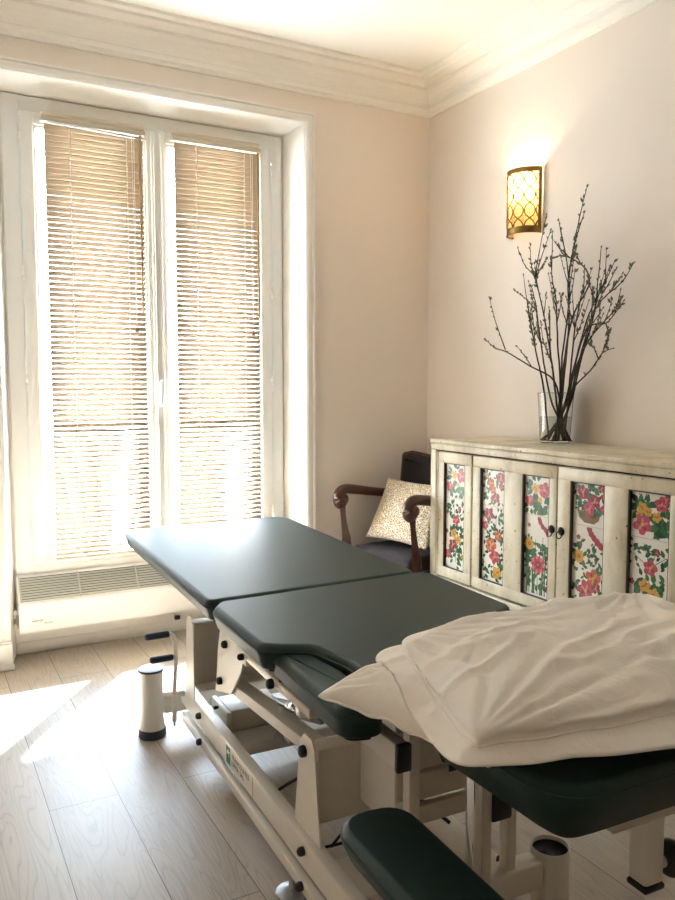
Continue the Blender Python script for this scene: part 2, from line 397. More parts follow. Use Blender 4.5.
# meeting stile with mouldings and the espagnolette handle
m = MB(); m.box((1.128, SY0-.012, .452), (1.186, SY1+.004, 2.658), .005); m.box((1.140, SY0-.019, .47), (1.147, SY0-.01, 2.64), .002, 1); m.box((1.170, SY0-.019, .47), (1.177, SY0-.01, 2.64), .002, 1)
ms = m.build('meeting_stile', M_frame, win)
m = MB(); m.lathe([(0, 0), (.017, 0), (.017, .008), (.010, .012), (.010, .03), (0, .03)], (0, 0, 0), 16, Matrix.Translation((1.159, SY0-.011, 1.352)) @ Matrix.Rotation(R(90), 4, 'X'))
m.tube([(1.159, SY0-.040, 1.375), (1.159, SY0-.046, 1.35), (1.157, SY0-.05, 1.31), (1.154, SY0-.046, 1.262), (1.152, SY0-.045, 1.235)], .009, 10, rr=[.011, .013, .011, .008, .006])
m.build('window_handle', M_frame, ms)

# ------------------------------------------------------------------ blinds
def blind(x0, x1, ztop, zbot, lab, wand_x, wand_z, tas_x, tas_z, open_head, mirror):
    root = empty('venetian_blind', ((x0+x1)/2, FY-.045, ztop)); X0, X1 = x0-(x0+x1)/2, x1-(x0+x1)/2
    tag(root, lab, 'blind', 'slatted blinds on the window sashes')
    m = MB()
    m.box((X0-.018, -.014, .002), (X1+.012, .012, .026), .002, 1); m.box((X0-.012, -.018, .026), (X1+.006, .012, .05), .004, 1)
    m.build('headrail', M_tanrail, root)
    if open_head:
        m = MB(); m.tube([(X0-.012, -.017, .004), (X1-.005, -.020, -.012)], .0035, 8); m.tube([(X0+.01, -.017, -.002), (X1-.002, -.018, -.020)], .0025, 8)
        m.box((X1-.012, -.026, -.022), (X1-.002, -.014, .004), .001, 1); m.build('tilt_rod', M_chrome, root)
    m = MB(); m.mi = 0
    pitch = .0258; n = int((ztop-zbot)/pitch); w = .0140; k = 0
    for i in range(n):
        z = -.018 - i*pitch; zw = ztop+z
        th = R(51) if zw > 1.13 else R(-42)
        th += R(random.uniform(-.8, .8)); sag = random.uniform(-.0003, .0003)
        c, s_ = math.cos(th), math.sin(th); N = 5; ring = []
        for e_, xx in enumerate((X0, X1)):
            row = []
            for j in range(N):
                q = -1 + 2*j/(N-1); arch = .0018*(1-q*q)
                yy = q*w*c + arch*s_; zz = -q*w*s_ + arch*c     # q=-1 room side edge (high when th>0)
                row.append(m.bm.verts.new((xx, yy, z+zz+sag*(1 if e_ else -1))))
            ring.append(row)
        for j in range(N-1):
            f = m.bm.faces.new((ring[0][j], ring[1][j], ring[1][j+1], ring[0][j+1])); f.smooth = True
    zl = -.018-(n-1)*pitch
    sl = m.build('slats', M_slat, root)
    md = sl.modifiers.new('thick', 'SOLIDIFY'); md.thickness = .0005
    m = MB(); m.box((X0, -.011, zl-.030), (X1, .011, zl-.014), .004); m.build('bottom_rail', M_tanrail, root)
    for cx in (X0+.115, X1-.085):
        m = MB()
        for yy in (-.0150, .0150): m.tube([(cx, yy, .0), (cx, yy, zl-.02)], .0011, 5)
        m.tube([(cx, 0, .0), (cx, 0, zl-.02)], .0011, 5)
        m.build('ladder_cord', M_cord, root)
    cx0 = (x0+x1)/2
    m = MB(); m.tube([(wand_x-cx0, -.024, -.004), (wand_x-cx0-.002, -.028, wand_z-ztop)], .006, 8); m.build('wand', M_tan, root)
    m = MB(); m.tube([(tas_x-cx0-.008, -.022, -.004), (tas_x-cx0, -.026, tas_z-ztop+.02)], .001, 5); m.tube([(tas_x-cx0+.004, -.022, -.004), (tas_x-cx0+.001, -.026, tas_z-ztop+.02)], .001, 5)
    pc = m.build('pull_cord', M_cord, root)
    m = MB(); m.lathe([(0, .035), (.004, .034), (.005, .026), (.011, .006), (.012, 0), (0, 0)], (tas_x-cx0, -.026, tas_z-ztop), 10); m.build('tassel', M_tan, pc)
    return root
blind(.606, 1.082, 2.610, .475, 'tan slatted blind with a bare metal rod showing along its headrail', 1.062, 1.72, 1.028, 1.62, True, False)
blind(1.246, 1.716, 2.612, .475, 'tan slatted blind with a plain closed headrail, on the sash nearer the armchair corner', 1.706, 1.72, 1.670, 1.62, False, False)

# ------------------------------------------------------------------ convector heater under the window
hx0, hx1 = .412, 1.48
h = empty('convector_heater', ((hx0+hx1)/2, 4.0, .14)); tag(h, 'low white wall convector heater with slatted top grille below the window', 'heater')
def hl(p): return (p[0]-(hx0+hx1)/2, p[1]-4.0, p[2]-.14)
m = MB()
t = bmesh.new(); prof = [(3.995, .146), (3.990, .285), (4.0, .292), (4.098, .402), (4.115, .405), (4.125, .39), (4.125, .15)]
ra = [t.verts.new(hl((hx0, p[0], p[1]))) for p in prof]; rb = [t.verts.new(hl((hx1, p[0], p[1]))) for p in prof]
for k in range(len(prof)): t.faces.new((ra[k], ra[(k+1) % 7], rb[(k+1) % 7], rb[k]))
t.faces.new(ra); t.faces.new(rb); bmesh.ops.recalc_face_normals(t, faces=t.faces[:]); bmesh.ops.bevel(t, geom=[e_ for e_ in t.edges if len(e_.link_faces) == 2], offset=.003, segments=2, affect='EDGES'); m._join(t)
m.build('body', M_conv, h)
sl_d = Vector((0, .098, .110)).normalized(); nrm = Vector((0, -.110, .098)).normalized(); L = Vector((0, .098, .110)).length
def gp(x, s_, d): q = Vector((x, 4.0, .292)) + sl_d*(s_*L) + nrm*d; return hl(q)
m = MB()
def gq(x0_, x1_, s0, s1, d):
    v = [m.bm.verts.new(gp(*q)) for q in ((x0_, s0, d), (x1_, s0, d), (x1_, s1, d), (x0_, s1, d))]; f = m.bm.faces.new(v); f.material_index = m.mi
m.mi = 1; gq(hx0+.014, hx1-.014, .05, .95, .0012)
m.mi = 0
nl = 9
for i in range(nl):
    s0 = .06+.88*i/nl; a = [Vector(gp(hx0+.014, s0, .001)), Vector(gp(hx1-.014, s0, .001)), Vector(gp(hx1-.014, s0+.055, .007)), Vector(gp(hx0+.014, s0+.055, .007))]
    b_ = [p + Vector((0, .004, -.0005)) for p in a]
    va = [m.bm.verts.new(p) for p in a]; vb = [m.bm.verts.new(p) for p in b_]
    m.bm.faces.new(va); m.bm.faces.new(vb[::-1])
    for k in range(4): m.bm.faces.new((va[k], vb[k], vb[(k+1) % 4], va[(k+1) % 4]))
for gx in [hx0+.010] + [hx0+.29*j for j in range(1, 4)] + [hx1-.016]:
    p = [Vector(gp(gx, .03, .0)), Vector(gp(gx+.006, .03, .0)), Vector(gp(gx+.006, .97, .0)), Vector(gp(gx, .97, .0))]; q = [v + nrm*.009 for v in p]
    va = [m.bm.verts.new(v) for v in p]; vb = [m.bm.verts.new(v) for v in q]
    m.bm.faces.new(vb)
    for k in range(4): m.bm.faces.new((va[k], vb[k], vb[(k+1) % 4], va[(k+1) % 4]))
m.build('grille', [M_louvre, M_gap_shade], h)
def textobj(txt, size, mat, M, parent, name, ext=.0002):
    c = bpy.data.curves.new(name, 'FONT'); c.body = txt; c.size = size; c.extrude = ext; c.resolution_u = 2
    to = bpy.data.objects.new(name+'_tmp', c); col.objects.link(to)
    dg = bpy.context.evaluated_depsgraph_get(); dg.update()
    me = bpy.data.meshes.new_from_object(to.evaluated_get(dg)); bpy.data.objects.remove(to)
    me.transform(M); me.materials.clear(); me.materials.append(mat)
    o = bpy.data.objects.new(name, me); col.objects.link(o); o.parent = parent
    return o
FT = Matrix.Rotation(R(90), 4, 'X')
textobj('noirot', .020, M_ink, Matrix.Translation(hl((.468, 3.9925, .196))) @ FT, h, 'lettering', .001)
textobj('MELODIE', .010, M_grille, Matrix.Translation(hl((.524, 3.9925, .182))) @ FT, h, 'lettering', .001)
m = MB(); m.box(hl((.392, 4.05, .225)), hl((.413, 4.125, .25)), .003); m.tube([hl((.405, 4.06, .24)), hl((.398, 4.09, .20)), hl((.404, 4.12, .17))], .005, 8); m.build('bracket', M_conv, h)
m = MB(); m.tube([hl((1.20, 4.07, .146)), hl((1.205, 4.085, .105)), hl((1.22, 4.10, .10))], .004, 8); m.mi = 1; m.box(hl((1.205, 4.075, .078)), hl((1.235, 4.095, .10)), .004); m.build('thermostat_knob', [M_conv, M_black], h)

# ------------------------------------------------------------------ treatment table (local: x across, y along, origin on floor)
TA = empty('treatment_table', (1.10, 2.10, 0), -R(2.16))
tag(TA, 'dark green padded treatment couch on a cream steel lifting frame in the room centre', 'treatment table')
def arc(cx, cy, r, a0, a1, n=6): return [(cx+r*math.cos(R(a0+(a1-a0)*i/n)), cy+r*math.sin(R(a0+(a1-a0)*i/n))) for i in range(n+1)]
def rpoly(pts, rads, n=6):
    out = []; N = len(pts)
    for i, p in enumerate(pts):
        p = Vector(p); a = (Vector(pts[i-1])-p).normalized(); b = (Vector(pts[(i+1) % N])-p).normalized(); r = rads[i]
        if r <= 0: out.append(tuple(p)); continue
        ang = a.angle(b); t = r/math.tan(ang/2); s = p+a*t; e_ = p+b*t
        for k in range(n+1):
            u = k/n; out.append(tuple((1-u)**2*s + 2*u*(1-u)*p.lerp(p, 0) + u*u*e_))
    return out
def offset_poly(pts, d):
    N = len(pts); out = []
    A = sum(pts[i][0]*pts[(i+1) % N][1]-pts[(i+1) % N][0]*pts[i][1] for i in range(N)); sg = 1 if A > 0 else -1
    for i in range(N):
        p = Vector(pts[i]); a = (p-Vector(pts[i-1])); b = (Vector(pts[(i+1) % N])-p)
        if a.length < 1e-7 or b.length < 1e-7: a = b if a.length < 1e-7 else a; b = a if b.length < 1e-7 else b
        na = Vector((-a.y, a.x)).normalized()*sg; nb = Vector((-b.y, b.x)).normalized()*sg; nn = (na+nb)
        if nn.length < 1e-6: nn = na
        nn.normalize(); out.append(tuple(p+nn*d/max(.5, nn.dot(na))))
    return out
def cushion(name, pts, zt, th, tilt=None, under=.012, taper=.012, lab=None):
    """upholstered pad: soft crowned top, piped edge, slightly undercut side, board beneath"""
    m = MB(); t = bmesh.new()
    layers = [(-th, taper+.004), (-th+.004, taper), (-th*.45, .002), (-.024, -.001), (-.016, .0015), (-.008, .0045), (-.003, .009), (-.0008, .0125), (0, .016), (0, .0175)]
    layers = [l for l in layers]
    rings = []
    for dz, ins in layers:
        q = offset_poly(pts, ins); rings.append([t.verts.new((x, y, zt+dz)) for x, y in q])
    n = len(pts)
    for a, b in zip(rings, rings[1:]):
        for k in range(n): t.faces.new((a[k], a[(k+1) % n], b[(k+1) % n], b[k]))
    t.faces.new(rings[0]); top = t.faces.new(rings[-1])
    bmesh.ops.recalc_face_normals(t, faces=t.faces[:])
    m._join(t, tilt, True)
    o = m.build(name, M_vinyl, TA, edge=50)
    if lab: o['label'] = lab
    m = MB(); q = offset_poly(pts, .0008); P = [Vector((x, y, zt-.0185)) for x, y in q]; P.append(P[0]); m.tube([tilt @ p for p in P] if tilt else P, .0022, 6, caps=False)
    m.build('seam', M_piping, o)
    m = MB(); m.prism(offset_poly(pts, taper+.02), zt-th-under, zt-th-.0005, 0, M=tilt, smooth=False); m.build('board', M_black, o)
    return o
T = .722
far = rpoly([(-.368, 1.305), (-.372, .030), (.378, .082), (.412, 1.34)], [.085, .035, .04, .11])
cushion('leg_cushion', far, T, .062)
mid = rpoly([(-.345, .004), (-.378, -.045), (-.376, -.405), (-.335, -.437), (-.262, -.475), (-.236, -.60), (-.236, -.865), (.240, -.865), (.240, -.60), (.266, -.475), (.34, -.437), (.392, -.40), (.400, .03), (.37, .060)],
            [.035, .03, .035, .03, .05, .06, .03, .03, .06, .05, .03, .035, .03, .03])
cushion('seat_cushion', mid, T+.006, .066)
head = rpoly([(-.218, -.885), (-.198, -1.262), (.235, -1.262), (.24, -.885)], [.03, .10, .10, .03], 8)
cushion('head_cushion', head, T-.002, .100, taper=.03)
arm = rpoly([(-.341, -.388), (-.350, -.795), (-.250, -.83), (-.240, -.59), (-.262, -.440)], [.018, .05, .045, .05, .02])
cushion('armrest_cushion', arm, .706, .062, lab='left armrest pad set just below the seat pad', taper=.004)
armr = [(-x+.006, y) for x, y in arm][::-1]
cushion('armrest_cushion', armr, .706, .062, lab='right armrest pad on the far side of the seat pad', taper=.004)
low = rpoly([(-.372, -.79), (-.365, -1.40), (-.205, -1.40), (-.205, -.79)], [.075, .07, .07, .078])
cushion('armrest_cushion', low, .49, .07, taper=.018, lab='lowered left armrest pad hanging under the head end')
def part(name, mat, fn, parent=TA, lab=None, edge=None):
    m = MB(); fn(m); o = m.build(name, mat, parent, edge=edge)
    if lab: o['label'] = lab
    return o
# base: two floor crossbars with end columns
def col_fn(m):
    m.mi = 0; m.lathe([(.049, .034), (.0475, .05), (.0455, .07), (.045, .10), (.045, .255), (.047, .258), (.0, .258)], (-.367, .80, 0), 32)
    m.mi = 1; m.lathe([(.0, .0), (.050, .0), (.0525, .004), (.0525, .030), (.050, .034), (.0, .034)], (-.367, .80, 0), 32)
    m.mi = 2; m.lathe([(.0475, .2585), (.0495, .260), (.0495, .265), (.0475, .267)], (-.367, .80, 0), 32)
    m.mi = 3; m.lathe([(.0475, .267), (.040, .2695), (0, .2705)], (-.367, .80, 0), 32)
part('column', [M_enamel, M_navy, M_navy, M_cap], col_fn, lab='cream column with a blue grey cap and navy foot ring')
def col2(x, y, hgt=.155):
    def f(m):
        m.mi = 0; m.lathe([(.050, .0), (.050, hgt), (.0485, hgt+.002), (.0465, hgt), (.0465, hgt-.028), (.0, hgt-.028)], (x, y, 0), 32)
        m.mi = 1; m.lathe([(.0463, hgt-.010), (.0463, hgt-.0275), (.020, hgt-.0265), (.016, hgt-.020), (.010, hgt-.020), (0, hgt-.024)], (x, y, 0), 24)
    return f
part('column', [M_enamel, M_black], col2(.338, -.64), lab='open cream tube with a black hollow at its top')
part('column', [M_enamel, M_black], col2(-.357, -.64, .13))
part('column', [M_enamel, M_black], col2(.36, .80, .2))
part('crossbar', M_enamel, lambda m: m.box((-.325, .775, .085), (.32, .825, .155), .006))
part('crossbar', M_enamel, lambda m: m.box((-.305, -.672, .070), (.291, -.612, .140), .006))
# pedal lever with two rubber grips
def lev(m):
    z0 = .095
    m.tube([(-.310, .68, z0), (-.309, .68, .20), (-.300, .68, .325), (-.304, .68, .395), (-.311, .68, .424), (-.323, .68, .430), (-.332, .68, .430)], .0085, 10)
    m.tube([(-.310, .68, .075), (-.310, .68, .10)], .006, 8, rr=[.002, .0085])
    m.tube([(-.302, .68, .332), (-.320, .679, .341)], .008, 10)
    m.tube([(-.340, .715, .19), (-.270, .675, .195)], .009, 10)
lv = part('pedal_lever', M_enamel, lev)
part('grip', M_navy, lambda m: m.tube([(-.324, .68, .430), (-.330, .68, .430), (-.408, .678, .430), (-.414, .678, .430)], .0125, 12, rr=[.010, .0125, .0125, .008]), lv)
part('grip', M_navy, lambda m: m.tube([(-.312, .679, .340), (-.318, .679, .341), (-.392, .676, .341), (-.398, .676, .341)], .0125, 12, rr=[.010, .0125, .0125, .008]), lv)
# base side beams
def beam(x, s):
    def f(m):
        xo, xi = (x, x+.038) if s < 0 else (x-.038, x)
        m.box((xo, -.735 if s < 0 else -.25, .130), (xi, .76, .206), .004)
    return f
bm_l = part('side_beam', M_enamel, beam(-.262, -1)); bm_r = part('side_beam', M_enamel, beam(.272, 1))
part('lower_rail', M_enamel, lambda m: m.box((-.276, -.73, .082), (-.252, .70, .116), .004)); part('lower_rail', M_enamel, lambda m: m.box((.262, -.25, .082), (.286, .70, .116), .004))
def bolt(x, y, z, s=-1, r=.011):
    part('bolt_cap', M_black, lambda m: m.lathe([(0, 0), (r*1.05, 0), (r*1.1, .006), (r, .013), (r*.6, .017), (0, .018)], (0, 0, 0), 14, Matrix.Translation((x, y, z)) @ Matrix.Rotation(R(90)*s, 4, 'Y')))
for (x, y, z) in ((-.262, .499, .176), (-.276, .449, .104), (-.262, -.411, .178), (-.276, -.432, .102)): bolt(x, y, z)
bolt(-.224, .46, .212, 1, .006)
# maker's label on the beam face
LM = Matrix.Translation((-.2624, .205, .138)) @ Matrix.Rotation(-R(90), 4, 'Z') @ Matrix.Rotation(R(90), 4, 'X')
def lab_fn(m):
    m.mi = 0; m.box((0, 0, 0), (.040, .058, .0004), M=LM)
    m.mi = 1; m.prism([(.006, .036), (.012, .046), (.020, .049), (.027, .044), (.034, .046), (.036, .042), (.030, .038), (.028, .026), (.024, .024), (.022, .034), (.014, .036), (.012, .030), (.008, .030)], .0004, .0008, M=LM)
    m.mi = 2; m.box((.005, .008, .0004), (.009, .028, .0006), M=LM); m.box((.014, .006, .0004), (.017, .026, .0006), M=LM)
part('label_plate', [M_greenlabel, M_white, M_ink, M_gold], lab_fn, bm_l)
part('label_stripe', M_gold, lambda m: m.box((.243, 0, 0), (.248, .060, .0004), M=LM), bm_l)
textobj('· FRANCO & FILS', .0225, M_ink, LM @ Matrix.Translation((.046, .034, 0)), bm_l, 'lettering')
textobj('I.SPMA. SAL', .023, M_ink, LM @ Matrix.Translation((.052, .012, 0)), bm_l, 'lettering')
# far upright: two cheek plates with a sheet panel between
def plate_yz(m, pts, x0, x1, bev=.0015):
    t = bmesh.new(); a = [t.verts.new((x0, p[0], p[1])) for p in pts]; b = [t.verts.new((x1, p[0], p[1])) for p in pts]; n = len(pts)
    t.faces.new(a); t.faces.new(b)
    for k in range(n): t.faces.new((a[k], a[(k+1) % n], b[(k+1) % n], b[k]))
    bmesh.ops.recalc_face_normals(t, faces=t.faces[:]); m._join(t)
for sx in (-1, 1):
    def f(m): plate_yz(m, [(.545, .214), (.665, .214), (.635, .490), (.620, .508), (.575, .512), (.555, .49)], sx*.276+.006, sx*.270+.006+.003*sx)
    part('upright_plate', M_enamel, f)
part('cross_panel', M_enamel_shaded, lambda m: (m.box((-.268, .548, .272), (.272, .556, .500)), m.box((-.268, .545, .486), (.272, .60, .498), .003), m.box((-.268, .49, .266), (.272, .556, .273))))
# link arms from the near uprights up to the table bracket
for sx in (-1, 1):
    cx = sx*.203+.002
    LMx = Matrix.Translation((cx, -.43, .437)) @ Matrix.Rotation(R(-5.5), 4, 'X')
    part('link_arm', M_enamel_shaded, lambda m: (m.box((-.026, 0, -.004), (.026, .78, .004), .002, M=LMx), m.box((-.026, 0, -.030), (-.0215, .78, 0), M=LMx), m.box((.0215, 0, -.030), (.026, .78, 0), M=LMx)))
    def f(m): plate_yz(m, [(.235, .345), (.40, .300), (.37, .45), (.33, .56), (.24, .60), (.12, .60), (.105, .51), (.135, .45)], sx*.235, sx*.230)
    part('table_bracket', M_enamel, f)
    def f(m): plate_yz(m, [(-.318, .212), (-.475, .212), (-.442, .45), (-.425, .470), (-.380, .470), (-.352, .44)], sx*.246, sx*.241)
    part('upright_plate', M_enamel, f)
bolt(-.235, .277, .500, -1, .012); bolt(-.235, .335, .357, -1, .012); bolt(-.246, -.385, .425, -1, .014)
part('cross_panel', M_enamel_shaded, lambda m: (m.box((-.238, -.450, .262), (.242, -.443, .45)), m.tube([(-.240, -.425, .445), (.242, -.425, .445)], .022, 16)))
# near portal below the head end and its crossbars
part('post', M_enamel, lambda m: m.box((-.105, -.66, .15), (-.075, -.63, .60), .003))
part('post', M_enamel, lambda m: m.box((.18, -.66, .112), (.21, -.63, .60), .003))
part('crossbar', M_enamel_shaded, lambda m: m.box((-.075, -.655, .385), (.18, -.635, .450), .003))
part('crossbar', M_enamel_shaded, lambda m: m.box((-.075, -.655, .325), (.18, -.635, .370), .003))
part('motor_plate', M_enamel, lambda m: (plate_yz(m, [(-.62, .30), (-.62, .56), (-.50, .590), (-.30, .590), (-.27, .50), (-.40, .40), (-.45, .30)], -.120, -.114), m.box((-.116, -.5, .52), (.15, -.30, .526))))
# table top frame rails
for sx in (-1, 1):
    cx = sx*.215+.005
    fr = part('frame_rail', M_enamel, lambda m: m.box((cx-.016, -.80, .560), (cx+.016, 1.18, .612), .003))
    part('end_cap', M_black, lambda m: m.box((cx-.0175, -.812, .555), (cx+.0175, -.798, .614), .003), fr)
    part('armrest_rail', M_enamel, lambda m: (m.box((sx*.30-.012, -.56, .588), (sx*.30+.012, -.05, .612), .003), m.box((sx*.30-.008, -.12, .566), (sx*.22, -.09, .585), .002), m.box((sx*.30-.008, -.50, .566), (sx*.22, -.47, .588), .002)))
part('crossbar', M_enamel_shaded, lambda m: (m.box((-.195, 1.0, .585), (.205, 1.04, .625), .003), m.box((-.195, .2, .585), (.205, .24, .625), .003), m.box((-.195, -.4, .585), (.205, -.36, .625), .003)))
# head end carrier, leg post, chrome post and knobs
part('head_frame', M_enamel_shaded, lambda m: (m.box((-.12, -1.18, .592), (-.09, -.82, .608), .003), m.box((.10, -1.18, .592), (.13, -.82, .608), .003), m.box((-.12, -.90, .575), (.13, -.87, .593), .003), m.box((-.02, -1.192, .575), (.22, -1.16, .594), .003)))
part('chrome_post', [M_chrome, M_enamel_shaded], lambda m: (m.box((-.072, -.864, .25), (-.0505, -.832, .592), .002), setattr(m, 'mi', 1), m.box((-.0505, -.864, .22), (-.026, -.830, .592), .002)))
part('clamp_block', M_black, lambda m: m.box((-.0255, -.866, .425), (.028, -.826, .485), .006))
po = part('armrest_post', M_enamel, lambda m: (m.box((.062, -1.192, .452), (.108, -1.15, .592), .006), m.tube([(.108, -1.17, .475), (.128, -1.17, .475)], .012, 10)), lab='short square post under the head end')
part('foot_cap', M_black, lambda m: m.box((.060, -1.194, .440), (.110, -1.148, .4515), .004), po)
part('knob', M_black, lambda m: m.lathe([(0, -.008), (.006, -.008), (.006, 0), (.029, 0), (.033, .004), (.033, .020), (.028, .026), (0, .026)], (0, 0, 0), 20, Matrix.Translation((.136, -1.17, .475)) @ Matrix.Rotation(R(90), 4, 'Y')), po)
part('knob', M_black, lambda m: m.box((.150, -1.19, .560), (.185, -1.16, .5745), .003))
# low base hardware: floor plate, actuator, glide feet, rods and cable
part('base_plate', M_enamel, lambda m: (m.box((-.248, .33, .075), (.258, .50, .118), .006)))
part('base_plate', M_enamel, lambda m: (m.box((-.05, -.612, .090), (.235, -.28, .115), .004)))
part('base_plate', M_enamel, lambda m: m.box((-.248, -.60, .141), (-.02, -.44, .150), .003))
bolt(.215, -.59, .1155, 0, .009); bolt(-.06, -.50, .1505, 0, .007)
part('actuator', M_enamel_shaded, lambda m: (m.box((-.19, .42, .115), (-.17, .60, .20), .006), m.box((-.17, .44, .12), (.02, .585, .198), .004)))
part('actuator_rod', M_chrome, lambda m: (m.tube([(.02, .51, .16), (.12, -.30, .35)], .018, 12), m.tube([(.02, .51, .16), (.06, .17, .24)], .028, 14)))
def foot(x, y, r=.052):
    part('glide_foot', M_steel, lambda m: (m.lathe([(0, 0), (r, 0), (r, .007), (r*.75, .010), (.016, .014), (.010, .014), (.010, .078), (0, .078)], (x, y, 0), 28)), edge=25)
foot(.01, .62); foot(-.25, -.31, .045); foot(.26, -.295)
part('wing_screw', M_steel, lambda m: (m.box((-.02, .26, .117), (.03, .31, .135), .006), m.lathe([(0, 0), (.045, 0), (.045, .004), (0, .01)], (0, .33, .116), 24)))
part('gas_spring', M_black, lambda m: (m.tube([(-.16, .06, .54), (-.19, .22, .46)], .005, 8)))
part('gas_spring', M_chrome, lambda m: (m.tube([(-.10, .10, .42), (.0, -.34, .54)], .010, 10), m.tube([(-.09, .12, .41), (-.03, -.14, .485)], .016, 12)))
part('clamp_lever', M_enamel, lambda m: m.box((-.145, -.10, .50), (-.115, -.07, .571), .003))
bolt(-.315, -.34, .597, -1, .012); bolt(-.315, -.12, .597, -1, .009)
part('hook', M_enamel, lambda m: m.tube([(-.19, -.10, .42), (-.19, -.11, .37), (-.185, -.12, .345)], .010, 8))
def cable(pts, r=.005):
    P = []; pts = [Vector(p) for p in pts]
    for i in range(len(pts)-1):
        p0 = pts[max(i-1, 0)]; p1 = pts[i]; p2 = pts[i+1]; p3 = pts[min(i+2, len(pts)-1)]
        for k in range(8):
            t = k/8; P.append(.5*((2*p1)+(-p0+p2)*t+(2*p0-5*p1+4*p2-p3)*t*t+(-p0+3*p1-3*p2+p3)*t**3))
    P.append(pts[-1]); return lambda m: m.tube(P, r, 8)
part('cable', M_black, cable([(-.20, -.05, .14), (-.12, -.10, .20), (-.05, -.20, .24), (.05, -.36, .25), (.12, -.50, .20)]))
part('cable', M_black, cable([(-.18, -.40, .16), (-.08, -.36, .20), (.02, -.30, .19), (.16, -.30, .16)], .004))
part('cable', M_black, cable([(-.19, -.38, .15), (-.10, -.42, .18), (.0, -.33, .17), (.12, -.2, .14)], .004))

# ------------------------------------------------------------------ pillows
def pillow(name, corners, zbase, H, lab, seed, flat=.25, ex=.4, wr=1.0, under=None, bulge=0, sag=None, pinch=.10, grp='white pillows piled on the couch'):
    """corners: 4 (x,y,z) in table-local order; inflated bag with folds"""
    W = Matrix.Translation(TA.location) @ Matrix.Rotation(-R(2.16), 4, 'Z')
    C = [W @ Vector(c) for c in corners]
    cen = sum(C, Vector())/4; cen.z = min(c.z for c in C)
    m = MB(); n = 120
    sd = Vector((seed*13.7, seed*5.1, seed*2.3))
    def pos(s, t, side):
        # pull sides inwards a little between corners
        s2 = s*(1-pinch*(1-t*t)*abs(s)**3*.6); t2 = t*(1-pinch*(1-s*s)*abs(t)**3*.6)
        a, b = (s2+1)/2, (t2+1)/2
        p = C[0]*(1-a)*(1-b)+C[1]*a*(1-b)+C[2]*a*b+C[3]*(1-a)*b
        prof = ((1-abs(s)**2.6)*(1-abs(t)**2.6))
        prof = max(prof, 0)**ex
        h = H*prof
        # folds radiating from the corners and sides
        f = 0
        for k, (cs, ct) in enumerate(((-1, -1), (1, -1), (1, 1), (-1, 1))):
            ds, dt = s-cs, t-ct; d = math.hypot(ds, dt); ang = math.atan2(abs(dt), abs(ds)+1e-6)
            w = math.sin(ang*(11+2*k)+seed*1.7+k*2.1+1.3*noise.noise(Vector((s*1.6, t*1.6, k+seed))))
            f += (abs(w)*2-1)*math.exp(-d/.55)*min(1, d*3.5)*.5
        # long soft creases
        q = noise.noise(Vector((s*1.2+t*.5, t*3.2-s*.8, seed*3.1)))
        ridge = 1-abs(q)*4
        f += max(0, ridge)**2*.38
        q2 = noise.noise(Vector((s*3.4-t*1.5, t*2.2+s*2.0, seed*1.9+7)))
        f += max(0, 1-abs(q2)*5)**2*.16
        f += noise.noise(Vector((s*1.5, t*1.5, seed)))*.8
        edge_w = noise.noise(Vector((s*4, t*4, seed+3)))*.010*(1-prof)
        amp = wr*.016*min(1, prof*1.5)
        z = h*(1-flat)+f*amp if side > 0 else -h*flat+f*amp*.2
        ou = Vector((p.x-cen.x, p.y-cen.y)); ou.normalize(); bl = bulge*(1+.95*max(0, s+.5))*(1 if side < 0 else .3)*min(1, 3.2*prof)*max(0, 1-prof)*1.6
        return Vector((p.x+ou.x*bl, p.y+ou.y*bl, p.z+z+edge_w)) - cen
    gt = [[None]*n for _ in range(n)]; gb = [[None]*n for _ in range(n)]
    for i in range(n):
        for j in range(n):
            s, t = -1+2*i/(n-1), -1+2*j/(n-1)
            s = math.copysign(1-(1-abs(s))**1.35, s); t = math.copysign(1-(1-abs(t))**1.35, t)
            gt[i][j] = m.bm.verts.new(pos(s, t, 1))
            if 0 < i < n-1 and 0 < j < n-1: gb[i][j] = m.bm.verts.new(pos(s, t, -1))
            else: gb[i][j] = gt[i][j]
    for i in range(n-1):
        for j in range(n-1):
            for g, fl in ((gt, 0), (gb, 1)):
                q = [g[i][j], g[i+1][j], g[i+1][j+1], g[i][j+1]]
                if fl: q.reverse()
                try: f_ = m.bm.faces.new(q); f_.smooth = True
                except ValueError: pass
    floor_z = zbase
    if floor_z is not None:
        for v in m.bm.verts:
            if v.co.z+cen.z < floor_z: v.co.z = floor_z-cen.z
    if under:
        from mathutils.bvhtree import BVHTree
        me_ = under.data; bv = BVHTree.FromPolygons([under.location+v.co for v in me_.vertices], [tuple(p.vertices) for p in me_.polygons])
        for v in m.bm.verts:
            h_ = bv.ray_cast(Vector((v.co.x+cen.x, v.co.y+cen.y, 2)), Vector((0, 0, -1)))[0]
            if h_ and v.co.z+cen.z < h_.z+.002: v.co.z = h_.z+.002-cen.z
    if under:
        for _ in range(4): bmesh.ops.smooth_vert(m.bm, verts=[v for v in m.bm.verts], factor=.5, use_axis_x=True, use_axis_y=True, use_axis_z=True)
        for v in m.bm.verts:
            h_ = bv.ray_cast(Vector((v.co.x+cen.x, v.co.y+cen.y, 2)), Vector((0, 0, -1)))[0]
            if h_ and v.co.z+cen.z < h_.z+.001: v.co.z = h_.z+.001-cen.z
    edge_loop = [gt[i][0].co.copy() for i in range(0, n, 3)]+[gt[n-1][j].co.copy() for j in range(0, n, 3)]+[gt[i][n-1].co.copy() for i in range(n-1, -1, -3)]+[gt[0][j].co.copy() for j in range(n-1, -1, -3)]
    o = m.build(name, M_linen, None); o.location = cen
    m = MB(); m.tube(edge_loop, .0026, 6, caps=False); m.build('edge_seam', M_linen, o)
    tag(o, lab, 'pillow', grp); return o
